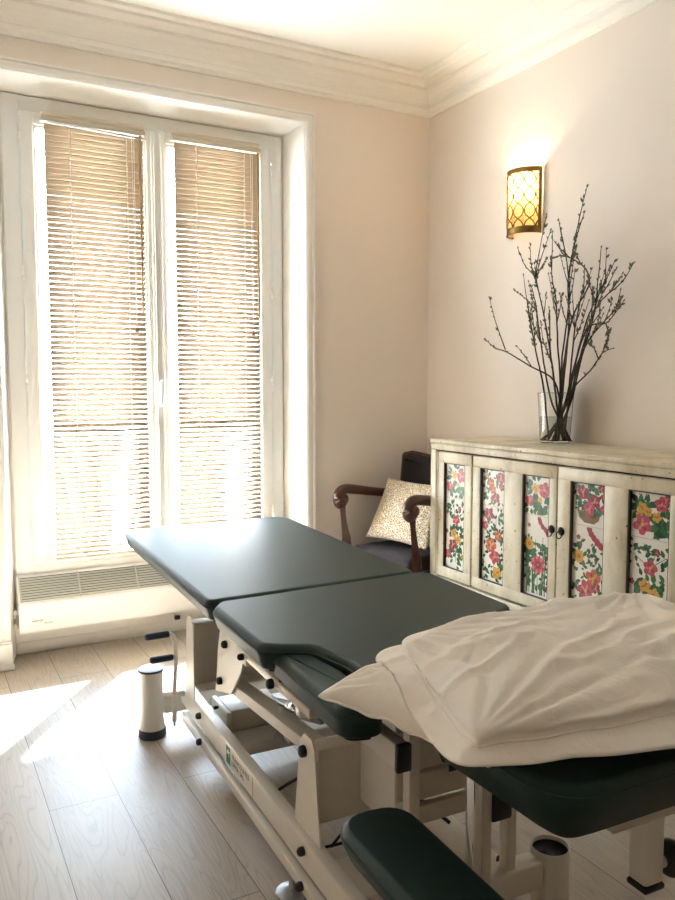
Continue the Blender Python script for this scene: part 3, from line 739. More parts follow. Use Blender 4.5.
pilA = pillow('pillow', [(-.392, -.785, .742), (-.270, -1.165, .742), (.30, -1.12, .755), (.25, -.62, .755)], .735, .075, 'flat white pillow underneath, its pointed corner hanging over the dark green couch edge', 2, flat=.15, ex=.36, pinch=.04)
pillow('pillow', [(-.298, -1.178, .786), (.52, -1.235, .788), (.55, -.68, .780), (-.170, -.745, .795)], .735, .120, 'thick rounded white pillow on top, a raised seam along its side', 5, flat=.52, ex=.36, pinch=.02, under=pilA, bulge=.080, wr=1.9)

# ------------------------------------------------------------------ armchair in the corner
AC = empty('wooden_armchair', (2.44, 3.635, 0), R(10.5))
tag(AC, 'dark upholstered armchair with scrolled wooden arms in the corner behind the sideboard', 'armchair')
# local: x = towards the back (wall_right), y = towards window wall; chair faces -x
hw = .275
part('seat', M_upholst, lambda m: m.prism(rpoly([(-.25, -.25), (.13, -.22), (.13, .22), (-.25, .25)], [.04]*4), .34, .445, .035, 4, bevbot=.01), AC)
part('seat_rail', M_mahog, lambda m: (m.box((-.262, -.262, .30), (-.235, .262, .37), .006), m.box((-.25, -.265, .30), (.13, -.24, .37), .006), m.box((-.25, .24, .30), (.13, .265, .37), .006)), AC)
def leaf(m, sx):
    pass
for sy in (-1, 1):
    yy = sy*.283
    arm_p = [(p[0], p[1], p[2]-.062) for p in [(-.245, yy, .765), (-.268, yy, .742), (-.288, yy, .738), (-.300, yy, .760), (-.298, yy, .790), (-.275, yy, .815), (-.235, yy, .822), (-.16, yy, .812), (-.06, yy, .795), (.05, yy*.98, .780), (.10, yy*.93, .785), (.135, yy*.86, .795)]]
    P = []
    pv = [Vector(p) for p in arm_p]
    for i in range(len(pv)-1):
        p0 = pv[max(i-1, 0)]; p1 = pv[i]; p2 = pv[i+1]; p3 = pv[min(i+2, len(pv)-1)]
        for k in range(4):
            t = k/4; P.append(.5*((2*p1)+(-p0+p2)*t+(2*p0-5*p1+4*p2-p3)*t*t+(-p0+3*p1-3*p2+p3)*t**3))
    P.append(pv[-1])
    rr = [.020+.010*min(1, i/10) - .008*max(0, (i-20)/24) for i in range(len(P))]
    part('arm', M_mahog, lambda m: (m.tube(P, .025, 12, rr=rr), m.lathe([(0, -.03), (.022, -.03), (.030, -.02), (.030, .02), (.022, .03), (0, .03)], (0, 0, 0), 16, Matrix.Translation((-.268, yy, .706)) @ Matrix.Rotation(R(90), 4, 'X'))), AC)
    part('arm_post', M_mahog, lambda m: m.tube([(-.235, yy, .30), (-.235, yy, .40), (-.238, yy, .47), (-.248, yy, .52), (-.262, yy, .61), (-.268, yy, .69)], .02, 4, rr=[.036, .038, .033, .024, .019, .024], smooth=False), AC)
    part('leg', M_mahog, lambda m: m.tube([(-.245, sy*.255, .37), (-.248, sy*.26, .20), (-.250, sy*.26, .0)], .02, 8, rr=[.03, .024, .018]), AC)
    part('leg', M_mahog, lambda m: m.tube([(.13, sy*.205, .40), (.14, sy*.21, .20), (.17, sy*.215, .0)], .02, 8, rr=[.026, .024, .020]), AC)
def back_frame(m):
    M = Matrix.Translation((.085, 0, .41)) @ Matrix.Rotation(R(10), 4, 'Y')
    pts = rpoly([(-.235, .0), (-.225, .30), (-.245, .545), (-.16, .562), (0, .548), (.16, .562), (.245, .545), (.225, .30), (.235, .0)], [.01, .2, .03, .05, .2, .05, .03, .2, .01])
    t = bmesh.new(); a = [t.verts.new((-.018, p[0], p[1])) for p in pts]; b = [t.verts.new((.022, p[0], p[1])) for p in pts]; n = len(pts)
    t.faces.new(a); t.faces.new(b)
    for k in range(n): t.faces.new((a[k], a[(k+1) % n], b[(k+1) % n], b[k]))
    bmesh.ops.recalc_face_normals(t, faces=t.faces[:]); m._join(t, M)
bf = part('backrest', M_mahog, back_frame, AC)
def back_pad(m):
    M = Matrix.Translation((.085, 0, .41)) @ Matrix.Rotation(R(10), 4, 'Y')
    pts = rpoly([(-.205, .08), (-.200, .30), (-.220, .530), (-.16, .545), (0, .530), (.16, .545), (.220, .530), (.200, .30), (.205, .08)], [.01, .2, .03, .05, .2, .05, .03, .2, .01])
    t = bmesh.new(); n = len(pts); rg = []
    for x, ins in ((-.018, 0), (-.034, .004), (-.042, .015), (-.046, .04)):
        rg.append([t.verts.new((x, p[0], p[1])) for p in offset_poly(pts, ins)])
    for a, b in zip(rg, rg[1:]):
        for k in range(n): t.faces.new((a[k], a[(k+1) % n], b[(k+1) % n], b[k]))
    t.faces.new(rg[-1]); bmesh.ops.recalc_face_normals(t, faces=t.faces[:]); m._join(t, M, True)
part('back_pad', M_upblack, back_pad, bf)
# patterned scatter cushion leaning on the back
def scatter():
    m = MB(); n = 40; S = .245; H = .062
    V = {}
    for i in range(n):
        for j in range(n):
            s, t = -1+2*i/(n-1), -1+2*j/(n-1)
            ss = s*(1-.07*(1-t*t)); tt = t*(1-.07*(1-s*s))
            p = (max(0, (1-s*s)*(1-t*t)))**.5*H + .004*noise.noise(Vector((s*3, t*3, 1)))
            V[i, j, 1] = m.bm.verts.new((p, ss*S, tt*S*.76))
            V[i, j, 0] = m.bm.verts.new((-p*.8, ss*S, tt*S*.76)) if 0 < i < n-1 and 0 < j < n-1 else V[i, j, 1]
    for i in range(n-1):
        for j in range(n-1):
            for sd in (0, 1):
                q = [V[i, j, sd], V[i+1, j, sd], V[i+1, j+1, sd], V[i, j+1, sd]]
                if sd == 0: q.reverse()
                try: f = m.bm.faces.new(q); f.smooth = True
                except ValueError: pass
    o = m.build('scatter_cushion', M_pattern); return o
sc_ = scatter(); sc_.matrix_world = Matrix.Translation((2.385, 3.60, .648)) @ Matrix.Rotation(R(10.5), 4, 'Z') @ Matrix.Rotation(R(28), 4, 'Y')
tag(sc_, 'ochre and white patterned square cushion leaning on the armchair back', 'cushion')

# ------------------------------------------------------------------ painted sideboard with floral tiles
SX, SY0_, SY1_ = 2.316, 1.475, 3.275     # front plane, near end, far end
SB = empty('tiled_sideboard', (2.535, 2.375, 0))
tag(SB, 'distressed cream painted sideboard with flower tile panels, below the wall lamp', 'sideboard')
SL = Vector((2.535, 2.375, 0))
def wpart(name, mat, fn, parent, edge=None, lab=None):
    m = MB(); fn(m); bmesh.ops.translate(m.bm, vec=-SL, verts=m.bm.verts)
    o = m.build(name, mat, parent, edge=edge)
    if lab: o['label'] = lab
    return o
XB = XR-.018
def f(m):
    m.box((SX+.006, SY1_-.035, .06), (XB, SY1_, 1.04), .003); m.box((SX+.006, SY0_, .06), (XB, SY0_+.035, 1.04), .003)
    m.box((XB-.015, SY0_+.035, .06), (XB, SY1_-.035, 1.04)); m.box((SX+.02, SY0_+.035, .10), (XB-.015, SY1_-.035, .12))
wpart('carcass', M_dist, f, SB)
wpart('top', M_dist, lambda m: (m.box((SX-.004, SY0_-.008, 1.058), (XB, SY1_+.006, 1.080), .004), m.box((SX, SY0_-.004, 1.026), (SX+.04, SY1_+.002, 1.0575), .003)), SB)
wpart('front_stile', M_dist, lambda m: (m.box((SX, SY1_-.048, .0), (SX+.03, SY1_+.001, 1.026), .004), m.box((SX+.002, SY1_-.060, .38), (SX+.03, SY1_-.050, 1.016), .003)), SB)
wpart('front_stile', M_dist, lambda m: (m.box((SX, SY0_-.001, .0), (SX+.03, SY0_+.048, 1.026), .004), m.box((SX+.002, SY0_+.050, .38), (SX+.03, SY0_+.060, 1.016), .003)), SB)
wpart('inner_shadow_board', M_darkwood, lambda m: m.box((SX+.034, SY0_+.04, .13), (SX+.040, SY1_-.04, 1.03)), SB)  # dark board added behind the doors to paint shade into the gaps
wpart('base_rail', M_dist, lambda m: (m.box((SX-.001, SY0_+.049, .345), (SX+.03, SY1_-.049, .378), .003), m.box((SX+.012, SY0_+.049, .16), (SX+.03, SY1_-.049, .338), .003), m.box((SX, SY0_+.049, .12), (SX+.03, SY1_-.049, .155), .003)), SB)
M_tile = basic('white_tile_glaze', (.78, .75, .66), .3)
M_grout = basic('tile_joint', (.30, .26, .20), .8)
FC = {'cr': (.30, .014, .035), 'pk': (.46, .055, .095), 'yl': (.58, .34, .045), 'or': (.52, .09, .04), 'g1': (.008, .065, .02), 'g2': (.03, .14, .04), 'br': (.22, .10, .045), 'dk': (.10, .006, .014), 'lp': (.58, .20, .22), 'ol': (.11, .13, .05)}
FK = list(FC); TM = [M_tile, M_grout] + [basic('glaze_'+k, FC[k], .3) for k in FK]
MI = {k: i+2 for i, k in enumerate(FK)}
class Tile:
    def __init__(s, m, yl, yr, zb, zt): s.m, s.yl, s.yr, s.zb, s.zt = m, yl, yr, zb, zt; s.w = yl-yr; s.h = zt-zb; s.L = 0; s.X = SX+.0185
    def poly(s, pts, c):
        s.L += 1; x = s.X-.0002-.000004*s.L
        P = []
        for px, pz in pts:
            px = min(max(px, .003), s.w-.003); pz = min(max(pz, .003), s.h-.003)
            P.append(s.m.bm.verts.new((x, s.yl-px, s.zt-pz)))
        try: f_ = s.m.bm.faces.new(P); f_.material_index = MI[c]
        except ValueError: pass
    def blob(s, cx, cy, rx, ry, c, a=0, n=9, jag=.12):
        s.poly([(cx+(rx*math.cos(t_)*math.cos(a)-ry*math.sin(t_)*math.sin(a))*(1+random.uniform(-jag, jag)), cy+(rx*math.cos(t_)*math.sin(a)+ry*math.sin(t_)*math.cos(a))*(1+random.uniform(-jag, jag))) for t_ in [2*math.pi*k/n for k in range(n)]], c)
    def leaf(s, cx, cy, l, a, c):
        u = Vector((math.cos(a), math.sin(a))); v = Vector((-u.y, u.x)); p = Vector((cx, cy)); w = l*.26
        s.poly([tuple(p), tuple(p+u*l*.35+v*w), tuple(p+u*l*.7+v*w*.75), tuple(p+u*l), tuple(p+u*l*.7-v*w*.75), tuple(p+u*l*.35-v*w)], c)
    def stem(s, a, b, c='g1', w=.0016):
        a, b = Vector(a), Vector(b); d = (b-a)
        if d.length < 1e-5: return
        v = Vector((-d.y, d.x)).normalized()*w
        s.poly([tuple(a+v), tuple(b+v*.6), tuple(b-v*.6), tuple(a-v)], c)
    def flower(s, cx, cy, r, c, kind='rose', c2=None):
        cx *= s.w; cy *= s.h; r *= s.w*.86
        c2 = c2 or {'cr': 'dk', 'pk': 'cr', 'yl': 'or', 'or': 'cr'}[c]
        if kind == 'daisy':
            n = 14
            for k in range(n):
                t_ = 2*math.pi*k/n; s.blob(cx+math.cos(t_)*r*.6, cy+math.sin(t_)*r*.6, r*.42, r*.17, c if k % 2 else ('lp' if c in ('pk', 'cr') else c), t_, 6)
            s.blob(cx, cy, r*.55, r*.55, c, 0); s.blob(cx, cy, r*.34, r*.34, c2); s.blob(cx, cy, r*.2, r*.2, 'ol'); s.blob(cx, cy, r*.1, r*.1, 'yl')
        else:
            n = 5; o = random.uniform(0, 6)
            for k in range(n):
                t_ = o+2*math.pi*k/n; s.blob(cx+math.cos(t_)*r*.55, cy+math.sin(t_)*r*.5, r*.52, r*.42, c, t_)
            for k in range(n):
                t_ = o+.6+2*math.pi*k/n; s.blob(cx+math.cos(t_)*r*.42, cy+math.sin(t_)*r*.4, r*.24, r*.14, c2 if k % 2 else ('lp' if c in ('pk', 'cr') else 'yl'), t_, 7)
            s.blob(cx, cy, r*.2, r*.2, 'yl' if c != 'yl' else 'or')
    def foliage(s, n, x0, x1, y0, y1, lmin=.14, lmax=.26, c=('g1', 'g2')):
        for _ in range(int(n*1.9)): s.leaf(random.uniform(x0, x1)*s.w, random.uniform(y0, y1)*s.h, random.uniform(lmin, lmax)*s.w, random.uniform(0, 6.28), random.choice(c))
    def spray(s, cx, cy, n, r0, r1, l=.16):
        for _ in range(n):
            t_ = random.uniform(0, 6.28); rr_ = random.uniform(r0, r1)
            s.leaf((cx+math.cos(t_)*r0*.8)*s.w, cy*s.h+math.sin(t_)*r0*.8*s.w, l*random.uniform(.8, 1.6)*s.w, t_+random.uniform(-.5, .5), random.choice(('g1', 'g1', 'g2')))
def motif(T_, k):
    fl = []
    if k == 'A': fl = [(.42, .33, .17, 'yl'), (.74, .34, .25, 'pk'), (.20, .66, .18, 'pk'), (.58, .60, .10, 'yl')]; T_.spray(.45, .3, 12, .2, .3, .2); T_.foliage(8, .45, .9, .65, .9, .2, .3); T_.foliage(4, .05, .35, .78, .92, .16, .22); T_.stem((T_.w*.75, T_.h*.8), (T_.w*.98, T_.h*.98))
    if k == 'B':
        fl = [(.68, .13, .09, 'cr'), (.52, .30, .20, 'pk'), (.40, .50, .17, 'yl'), (.62, .57, .17, 'yl'), (.36, .66, .21, 'cr'), (.14, .80, .17, 'pk'), (.86, .80, .10, 'yl'), (.08, .48, .08, 'cr')]
        for a, b in (((.5, .3), (.35, .05)), ((.5, .3), (.68, .1)), ((.5, .3), (.9, .16)), ((.5, .3), (.1, .18)), ((.5, .9), (.5, .3))): T_.stem((a[0]*T_.w, a[1]*T_.h), (b[0]*T_.w, b[1]*T_.h))
        T_.foliage(16, .05, .9, .05, .3, .12, .2); T_.foliage(26, .08, .9, .40, .95, .16, .28)
    if k == 'C': fl = [(.76, .22, .20, 'cr'), (.80, .46, .12, 'cr'), (.36, .38, .16, 'or'), (.44, .56, .15, 'or'), (.56, .76, .19, 'cr'), (.2, .2, .08, 'or')]; T_.foliage(34, .04, .94, .04, .94, .10, .18, ('g1', 'ol', 'g2'))
    if k == 'D':
        fl = [(.30, .11, .22, 'cr'), (.14, .27, .15, 'pk'), (.68, .37, .17, 'or'), (.40, .52, .25, 'or'), (.55, .66, .24, 'pk'), (.66, .86, .20, 'yl'), (.58, .90, .12, 'yl')]
        T_.foliage(70, .03, .95, .03, .95, .10, .2, ('g1', 'g1', 'g2')); T_.stem((T_.w*.5, T_.h*.95), (T_.w*.6, T_.h*.1))
    if k == 'E':
        for _ in range(26):
            x_ = random.uniform(.05, .95); T_.stem((x_*T_.w, T_.h*.97), ((x_+random.uniform(-.2, .2))*T_.w, T_.h*random.uniform(.25, .8)), random.choice(('g1', 'g2')), .0022)
        T_.foliage(44, .05, .92, .30, .88, .14, .26); fl = [(.22, .36, .21, 'yl', 'daisy'), (.55, .60, .32, 'pk', 'daisy'), (.2, .13, .07, 'cr'), (.92, .86, .10, 'cr')]
        for q in ((.58, .04), (.62, .08), (.70, .12), (.80, .15), (.88, .20)): T_.blob(q[0]*T_.w, q[1]*T_.h, .09*T_.w, .07*T_.w, 'cr', .8)
    if k == 'H':
        T_.foliage(60, .03, .95, .16, .95, .10, .2, ('g1', 'g1', 'g2', 'ol')); fl = [(.22, .36, .20, 'yl', 'daisy'), (.66, .58, .26, 'or'), (.45, .74, .28, 'pk'), (.2, .14, .07, 'cr'), (.75, .68, .15, 'cr')]
        for q in ((.52, .03), (.58, .08), (.66, .12), (.76, .16), (.86, .20)): T_.blob(q[0]*T_.w, q[1]*T_.h, .10*T_.w, .08*T_.w, 'cr', .8)
    if k == 'F':
        T_.foliage(44, .04, .94, .04, .72, .10, .18); T_.poly([(.14*T_.w, .66*T_.h), (.82*T_.w, .70*T_.h), (.78*T_.w, .84*T_.h), (.64*T_.w, .94*T_.h), (.36*T_.w, .93*T_.h), (.2*T_.w, .82*T_.h)], 'br')
        T_.foliage(12, .2, .9, .6, .74, .12, .2); fl = [(.30, .24, .20, 'cr'), (.64, .42, .21, 'cr'), (.50, .60, .20, 'pk'), (.84, .10, .12, 'cr'), (.92, .55, .12, 'pk'), (.90, .28, .09, 'cr')]
    if k == 'G':
        T_.foliage(14, .1, .5, .2, .45, .16, .28); T_.foliage(12, .55, .95, .55, .85, .2, .32); T_.foliage(6, .8, .95, .1, .5, .14, .2)
        for a, b in (((.95, .1), (.93, .6)), ((.7, .7), (.97, .97)), ((.2, .05), (.3, .25)), ((.38, .05), (.3, .25))): T_.stem((a[0]*T_.w, a[1]*T_.h), (b[0]*T_.w, b[1]*T_.h))
        fl = [(.28, .36, .14, 'yl'), (.42, .44, .13, 'yl'), (.22, .50, .10, 'yl'), (.64, .52, .13, 'yl'), (.30, .72, .26, 'pk'), (.74, .24, .19, 'pk'), (.84, .14, .12, 'pk')]
    for q in fl: T_.flower(q[0], q[1], q[2], q[3], q[4] if len(q) > 4 else 'rose')
def tile_panel(parent, yl, yr, up, lo):
    def f(m):
        m.box((SX+.0185, yr-.004, .436), (SX+.026, yl+.004, .7912)); m.box((SX+.0185, yr-.004, .7928), (SX+.026, yl+.004, .969)); m.mi = 1; m.box((SX+.0195, yr-.004, .7905), (SX+.025, yl+.004, .7935))
        motif(Tile(m, yl, yr, .793, .965), up); motif(Tile(m, yl, yr, .440, .791), lo)
    return wpart('tile_panel', TM, f, parent)
def door(y_l, y_r, ops, lab=None):
    """y_l far edge, y_r near edge; ops = list of panel (yl, yr)"""
    z0, z1, b, t_ = .388, 1.018, .440, .965
    def f(m):
        m.box((SX+.002, y_r, t_), (SX+.028, y_l, z1), .003); m.box((SX+.002, y_r, z0), (SX+.028, y_l, b), .003)
        ed = [y_l]+[v for o in ops for v in o]+[y_r]
        for k in range(0, len(ed), 2): m.box((SX+.002, ed[k+1], b-.001), (SX+.028, ed[k], t_+.001), .003)
    d = wpart('door' , M_dist, f, SB)
    if lab: d['label'] = lab
    def g(m):
        for yl, yr in ops:
            for a_, b_ in (((yl-.0045, b), (yl+.0005, t_)), ((yr-.0005, b), (yr+.0025, t_))): m.box((SX+.0035, a_[0], a_[1]), (SX+.0180, b_[0], b_[1]))
            m.box((SX+.0035, yr, t_-.004), (SX+.0180, yl, t_+.0005)); m.box((SX+.0035, yr, b-.0005), (SX+.0180, yl, b+.002))
    wpart('panel_moulding', M_darkwood, g, d)
    return d
d1 = door(3.212, 2.945, [(3.166, 3.000)]); tile_panel(d1, 3.166, 3.000, 'A', 'B')
d2 = door(2.935, 2.383, [(2.881, 2.710), (2.592, 2.427)]); tile_panel(d2, 2.881, 2.710, 'C', 'D'); tile_panel(d2, 2.592, 2.427, 'A', 'E')
d3 = door(2.377, 1.790, [(2.308, 2.131), (2.017, 1.834)]); tile_panel(d3, 2.308, 2.131, 'F', 'H'); tile_panel(d3, 2.017, 1.834, 'G', 'B')
d4 = door(1.782, 1.537, [(1.745, 1.580)]); tile_panel(d4, 1.745, 1.580, 'C', 'D')
def ring_pull(parent, y):
    def f(m):
        MX = Matrix.Translation((SX+.002, y, .752)) @ Matrix.Rotation(-R(90), 4, 'Y')
        m.lathe([(.017, 0), (.018, .002), (.014, .004), (.007, .006), (.006, .012), (0, .014)], (0, 0, 0), 16, MX)
    rp = wpart('pull_plate', M_iron, f, parent)
    def g(m):
        P = [(SX-.008-.003*(1-math.cos(a)), y+.0145*math.sin(a), .738+.0145*math.cos(a)) for a in [2*math.pi*k/20 for k in range(21)]]; m.tube(P, .0026, 8, caps=False)
    wpart('ring_handle', M_iron, g, rp)
ring_pull(d2, 2.407); ring_pull(d3, 2.352)

# ------------------------------------------------------------------ glass vase, water, branches
VX, VY, VZ = 2.640, 2.735, 1.081
va = empty('glass_vase', (VX, VY, VZ)); tag(va, 'clear tapered glass vase half full of water on the sideboard', 'vase')
m = MB(); m.lathe([(0, 0), (.066, 0), (.069, .003), (.083, .232), (.0815, .2335), (.0800, .232), (.0668, .014), (.062, .011), (0, .011)], n=48); m.build('glass', M_vase, va, edge=40)
m = MB(); m.lathe([(0, .0114), (.0615, .0114), (.0660, .0144), (.0728, .121), (.0720, .1200), (0, .1195)], n=48); m.build('water', M_water, va, edge=40)
BR = [('tall', [[2.6216, 2.7264, 1.093], [2.64, 2.7041, 1.2273], [2.63, 2.6721, 1.4177], [2.616, 2.6377, 1.6334], [2.604, 2.6384, 1.8166], [2.595, 2.6028, 1.9472], [2.59, 2.5657, 2.0743], [2.59, 2.5266, 2.201]], [[[2.591, 2.5803, 2.003], [2.59, 2.5568, 2.0506], [2.59, 2.5365, 2.0953]], [[2.606, 2.6372, 1.7861], [2.6, 2.6218, 1.875], [2.596, 2.6032, 1.9323]]]), ('left', [[2.6430, 2.6499, 1.093], [2.64, 2.6947, 1.2117], [2.5899, 2.6945, 1.3673], [2.5575, 2.8208, 1.4386], [2.528, 2.9513, 1.5069], [2.5177, 3.0313, 1.533], [2.5, 3.0817, 1.5752]], [[[2.5221, 2.9573, 1.5202], [2.5, 3.0057, 1.6543], [2.5, 3.0555, 1.7745]], [[2.5575, 2.8138, 1.4385], [2.5368, 2.8346, 1.4837], [2.5162, 2.8651, 1.5295]]]), ('fan', [[2.6308, 2.6712, 1.093], [2.64, 2.7113, 1.179], [2.6384, 2.7367, 1.3228], [2.6344, 2.7671, 1.4834], [2.6296, 2.814, 1.6783], [2.6254, 2.8732, 1.8528], [2.6238, 2.9453, 1.9267], [2.6218, 2.9947, 2.0156]], [[[2.6254, 2.8755, 1.8531], [2.6236, 2.902, 1.9291], [2.6214, 2.9095, 2.019]], [[2.6253, 2.8779, 1.8582], [2.622, 2.8435, 1.985], [2.62, 2.8029, 2.1361]], [[2.6253, 2.8755, 1.8563], [2.6224, 2.8226, 1.9661], [2.62, 2.7713, 2.0601]], [[2.6252, 2.8732, 1.8609], [2.6242, 2.8384, 1.8967], [2.623, 2.7996, 1.9391]]]), ('in', [[2.6472, 2.7831, 1.093], [2.63, 2.8079, 1.3385], [2.61, 2.8405, 1.5015], [2.588, 2.8692, 1.6807], [2.58, 2.8742, 1.7454]], [[[2.608, 2.8435, 1.5178], [2.596, 2.8429, 1.6146], [2.584, 2.8469, 1.711]]]), ('in', [[2.6488, 2.639, 1.093], [2.64, 2.7542, 1.2581], [2.626, 2.7948, 1.4195], [2.612, 2.8196, 1.5815], [2.598, 2.8398, 1.7431], [2.5917, 2.8634, 1.8174]], [[[2.6148, 2.817, 1.5492], [2.6064, 2.8695, 1.6491], [2.6022, 2.9022, 1.7002]], [[2.6022, 2.8289, 1.6943], [2.5973, 2.8985, 1.7566], [2.5935, 2.9811, 1.8088]]]), ('right low', [[2.6095, 2.7717, 1.093], [2.64, 2.6969, 1.2116], [2.6084, 2.5904, 1.3393], [2.5768, 2.4653, 1.4139], [2.5453, 2.3713, 1.4839], [2.5371, 2.3093, 1.4998]], [[[2.5453, 2.3713, 1.4839], [2.5263, 2.3368, 1.5247], [2.52, 2.3198, 1.5658]], [[2.5547, 2.4038, 1.4635], [2.5389, 2.4093, 1.4995], [2.5295, 2.4202, 1.5214]]]), ('right tip', [[2.6059, 2.7903, 1.093], [2.64, 2.6746, 1.1965], [2.634, 2.6018, 1.4166], [2.6256, 2.5198, 1.6257], [2.622, 2.4608, 1.7096], [2.6187, 2.3484, 1.7773], [2.6154, 2.2861, 1.8465]], [[[2.6298, 2.5603, 1.5226], [2.628, 2.5299, 1.5664], [2.6259, 2.5198, 1.6182]]]), ('in', [[2.6636, 2.7489, 1.093], [2.64, 2.6584, 1.2287], [2.622, 2.6066, 1.4166], [2.6004, 2.5143, 1.5946], [2.5968, 2.396, 1.616], [2.586, 2.3071, 1.6937]], [[[2.5977, 2.4059, 1.6095], [2.604, 2.3947, 1.5584], [2.6094, 2.4112, 1.5158]]]), ('in', [[2.6231, 2.7602, 1.093], [2.64, 2.6871, 1.2438], [2.6456, 2.6155, 1.4789], [2.6504, 2.5548, 1.6593], [2.6536, 2.483, 1.7724], [2.6566, 2.4231, 1.875]], [[[2.6528, 2.485, 1.743], [2.6542, 2.4459, 1.7904], [2.6558, 2.4118, 1.8446]]]), ('in', [[2.6214, 2.6931, 1.093], [2.6352, 2.7024, 1.323], [2.6184, 2.7081, 1.5443], [2.604, 2.7105, 1.7316], [2.5968, 2.7281, 1.8264], [2.589, 2.7344, 1.9275]], [[[2.6112, 2.7082, 1.6381], [2.6064, 2.6858, 1.6985], [2.6016, 2.67, 1.7586]]]), ('in', [[2.6746, 2.7153, 1.093], [2.6424, 2.7054, 1.323], [2.6484, 2.7083, 1.4818], [2.6562, 2.6864, 1.6853], [2.6616, 2.6903, 1.8261], [2.6688, 2.7433, 2.0209], [2.67, 2.7691, 2.0957]], [[[2.658, 2.6855, 1.7321], [2.6604, 2.6666, 1.7924], [2.6634, 2.6575, 1.8687]]]), ('in', [[2.6379, 2.6779, 1.093], [2.64, 2.6605, 1.2287], [2.614, 2.6196, 1.4167], [2.5828, 2.5679, 1.5972], [2.562, 2.5212, 1.7121], [2.5516, 2.4932, 1.7675], [2.536, 2.4753, 1.8514]], [[[2.5932, 2.5865, 1.538], [2.5776, 2.5233, 1.6241], [2.562, 2.4717, 1.7076]], [[2.5828, 2.5679, 1.5972], [2.5698, 2.5886, 1.6735], [2.5594, 2.601, 1.7343]]]), ('in', [[2.6635, 2.7762, 1.093], [2.64, 2.6444, 1.2606], [2.626, 2.5651, 1.477], [2.614, 2.49, 1.6528], [2.604, 2.4626, 1.7965], [2.5945, 2.4397, 1.9302]], [[[2.61, 2.4786, 1.7107], [2.606, 2.5064, 1.7721], [2.603, 2.5151, 1.8172]]]), ('in', [[2.6383, 2.6605, 1.093], [2.64, 2.7196, 1.2269], [2.648, 2.768, 1.4193], [2.6544, 2.7971, 1.5493], [2.6624, 2.8155, 1.712]], [[[2.6496, 2.7752, 1.4517], [2.6544, 2.8363, 1.5511], [2.6592, 2.868, 1.651]]]), ('in', [[2.6497, 2.7309, 1.093], [2.634, 2.6551, 1.3077], [2.608, 2.5385, 1.506], [2.594, 2.4307, 1.6038], [2.582, 2.3119, 1.6799]], [[[2.602, 2.4944, 1.5488], [2.592, 2.4447, 1.6192], [2.582, 2.4265, 1.69]]]), ('arc', [[2.6155, 2.7086, 1.093], [2.6388, 2.705, 1.2912], [2.6316, 2.6737, 1.4805], [2.6244, 2.6219, 1.6633], [2.6193, 2.5295, 1.7828], [2.6163, 2.5494, 1.8593], [2.6147, 2.621, 1.9092], [2.6141, 2.6888, 1.9338], [2.6143, 2.728, 1.9332]], [[[2.6268, 2.6433, 1.6034], [2.6238, 2.6858, 1.6838], [2.6208, 2.7028, 1.7629]]])]

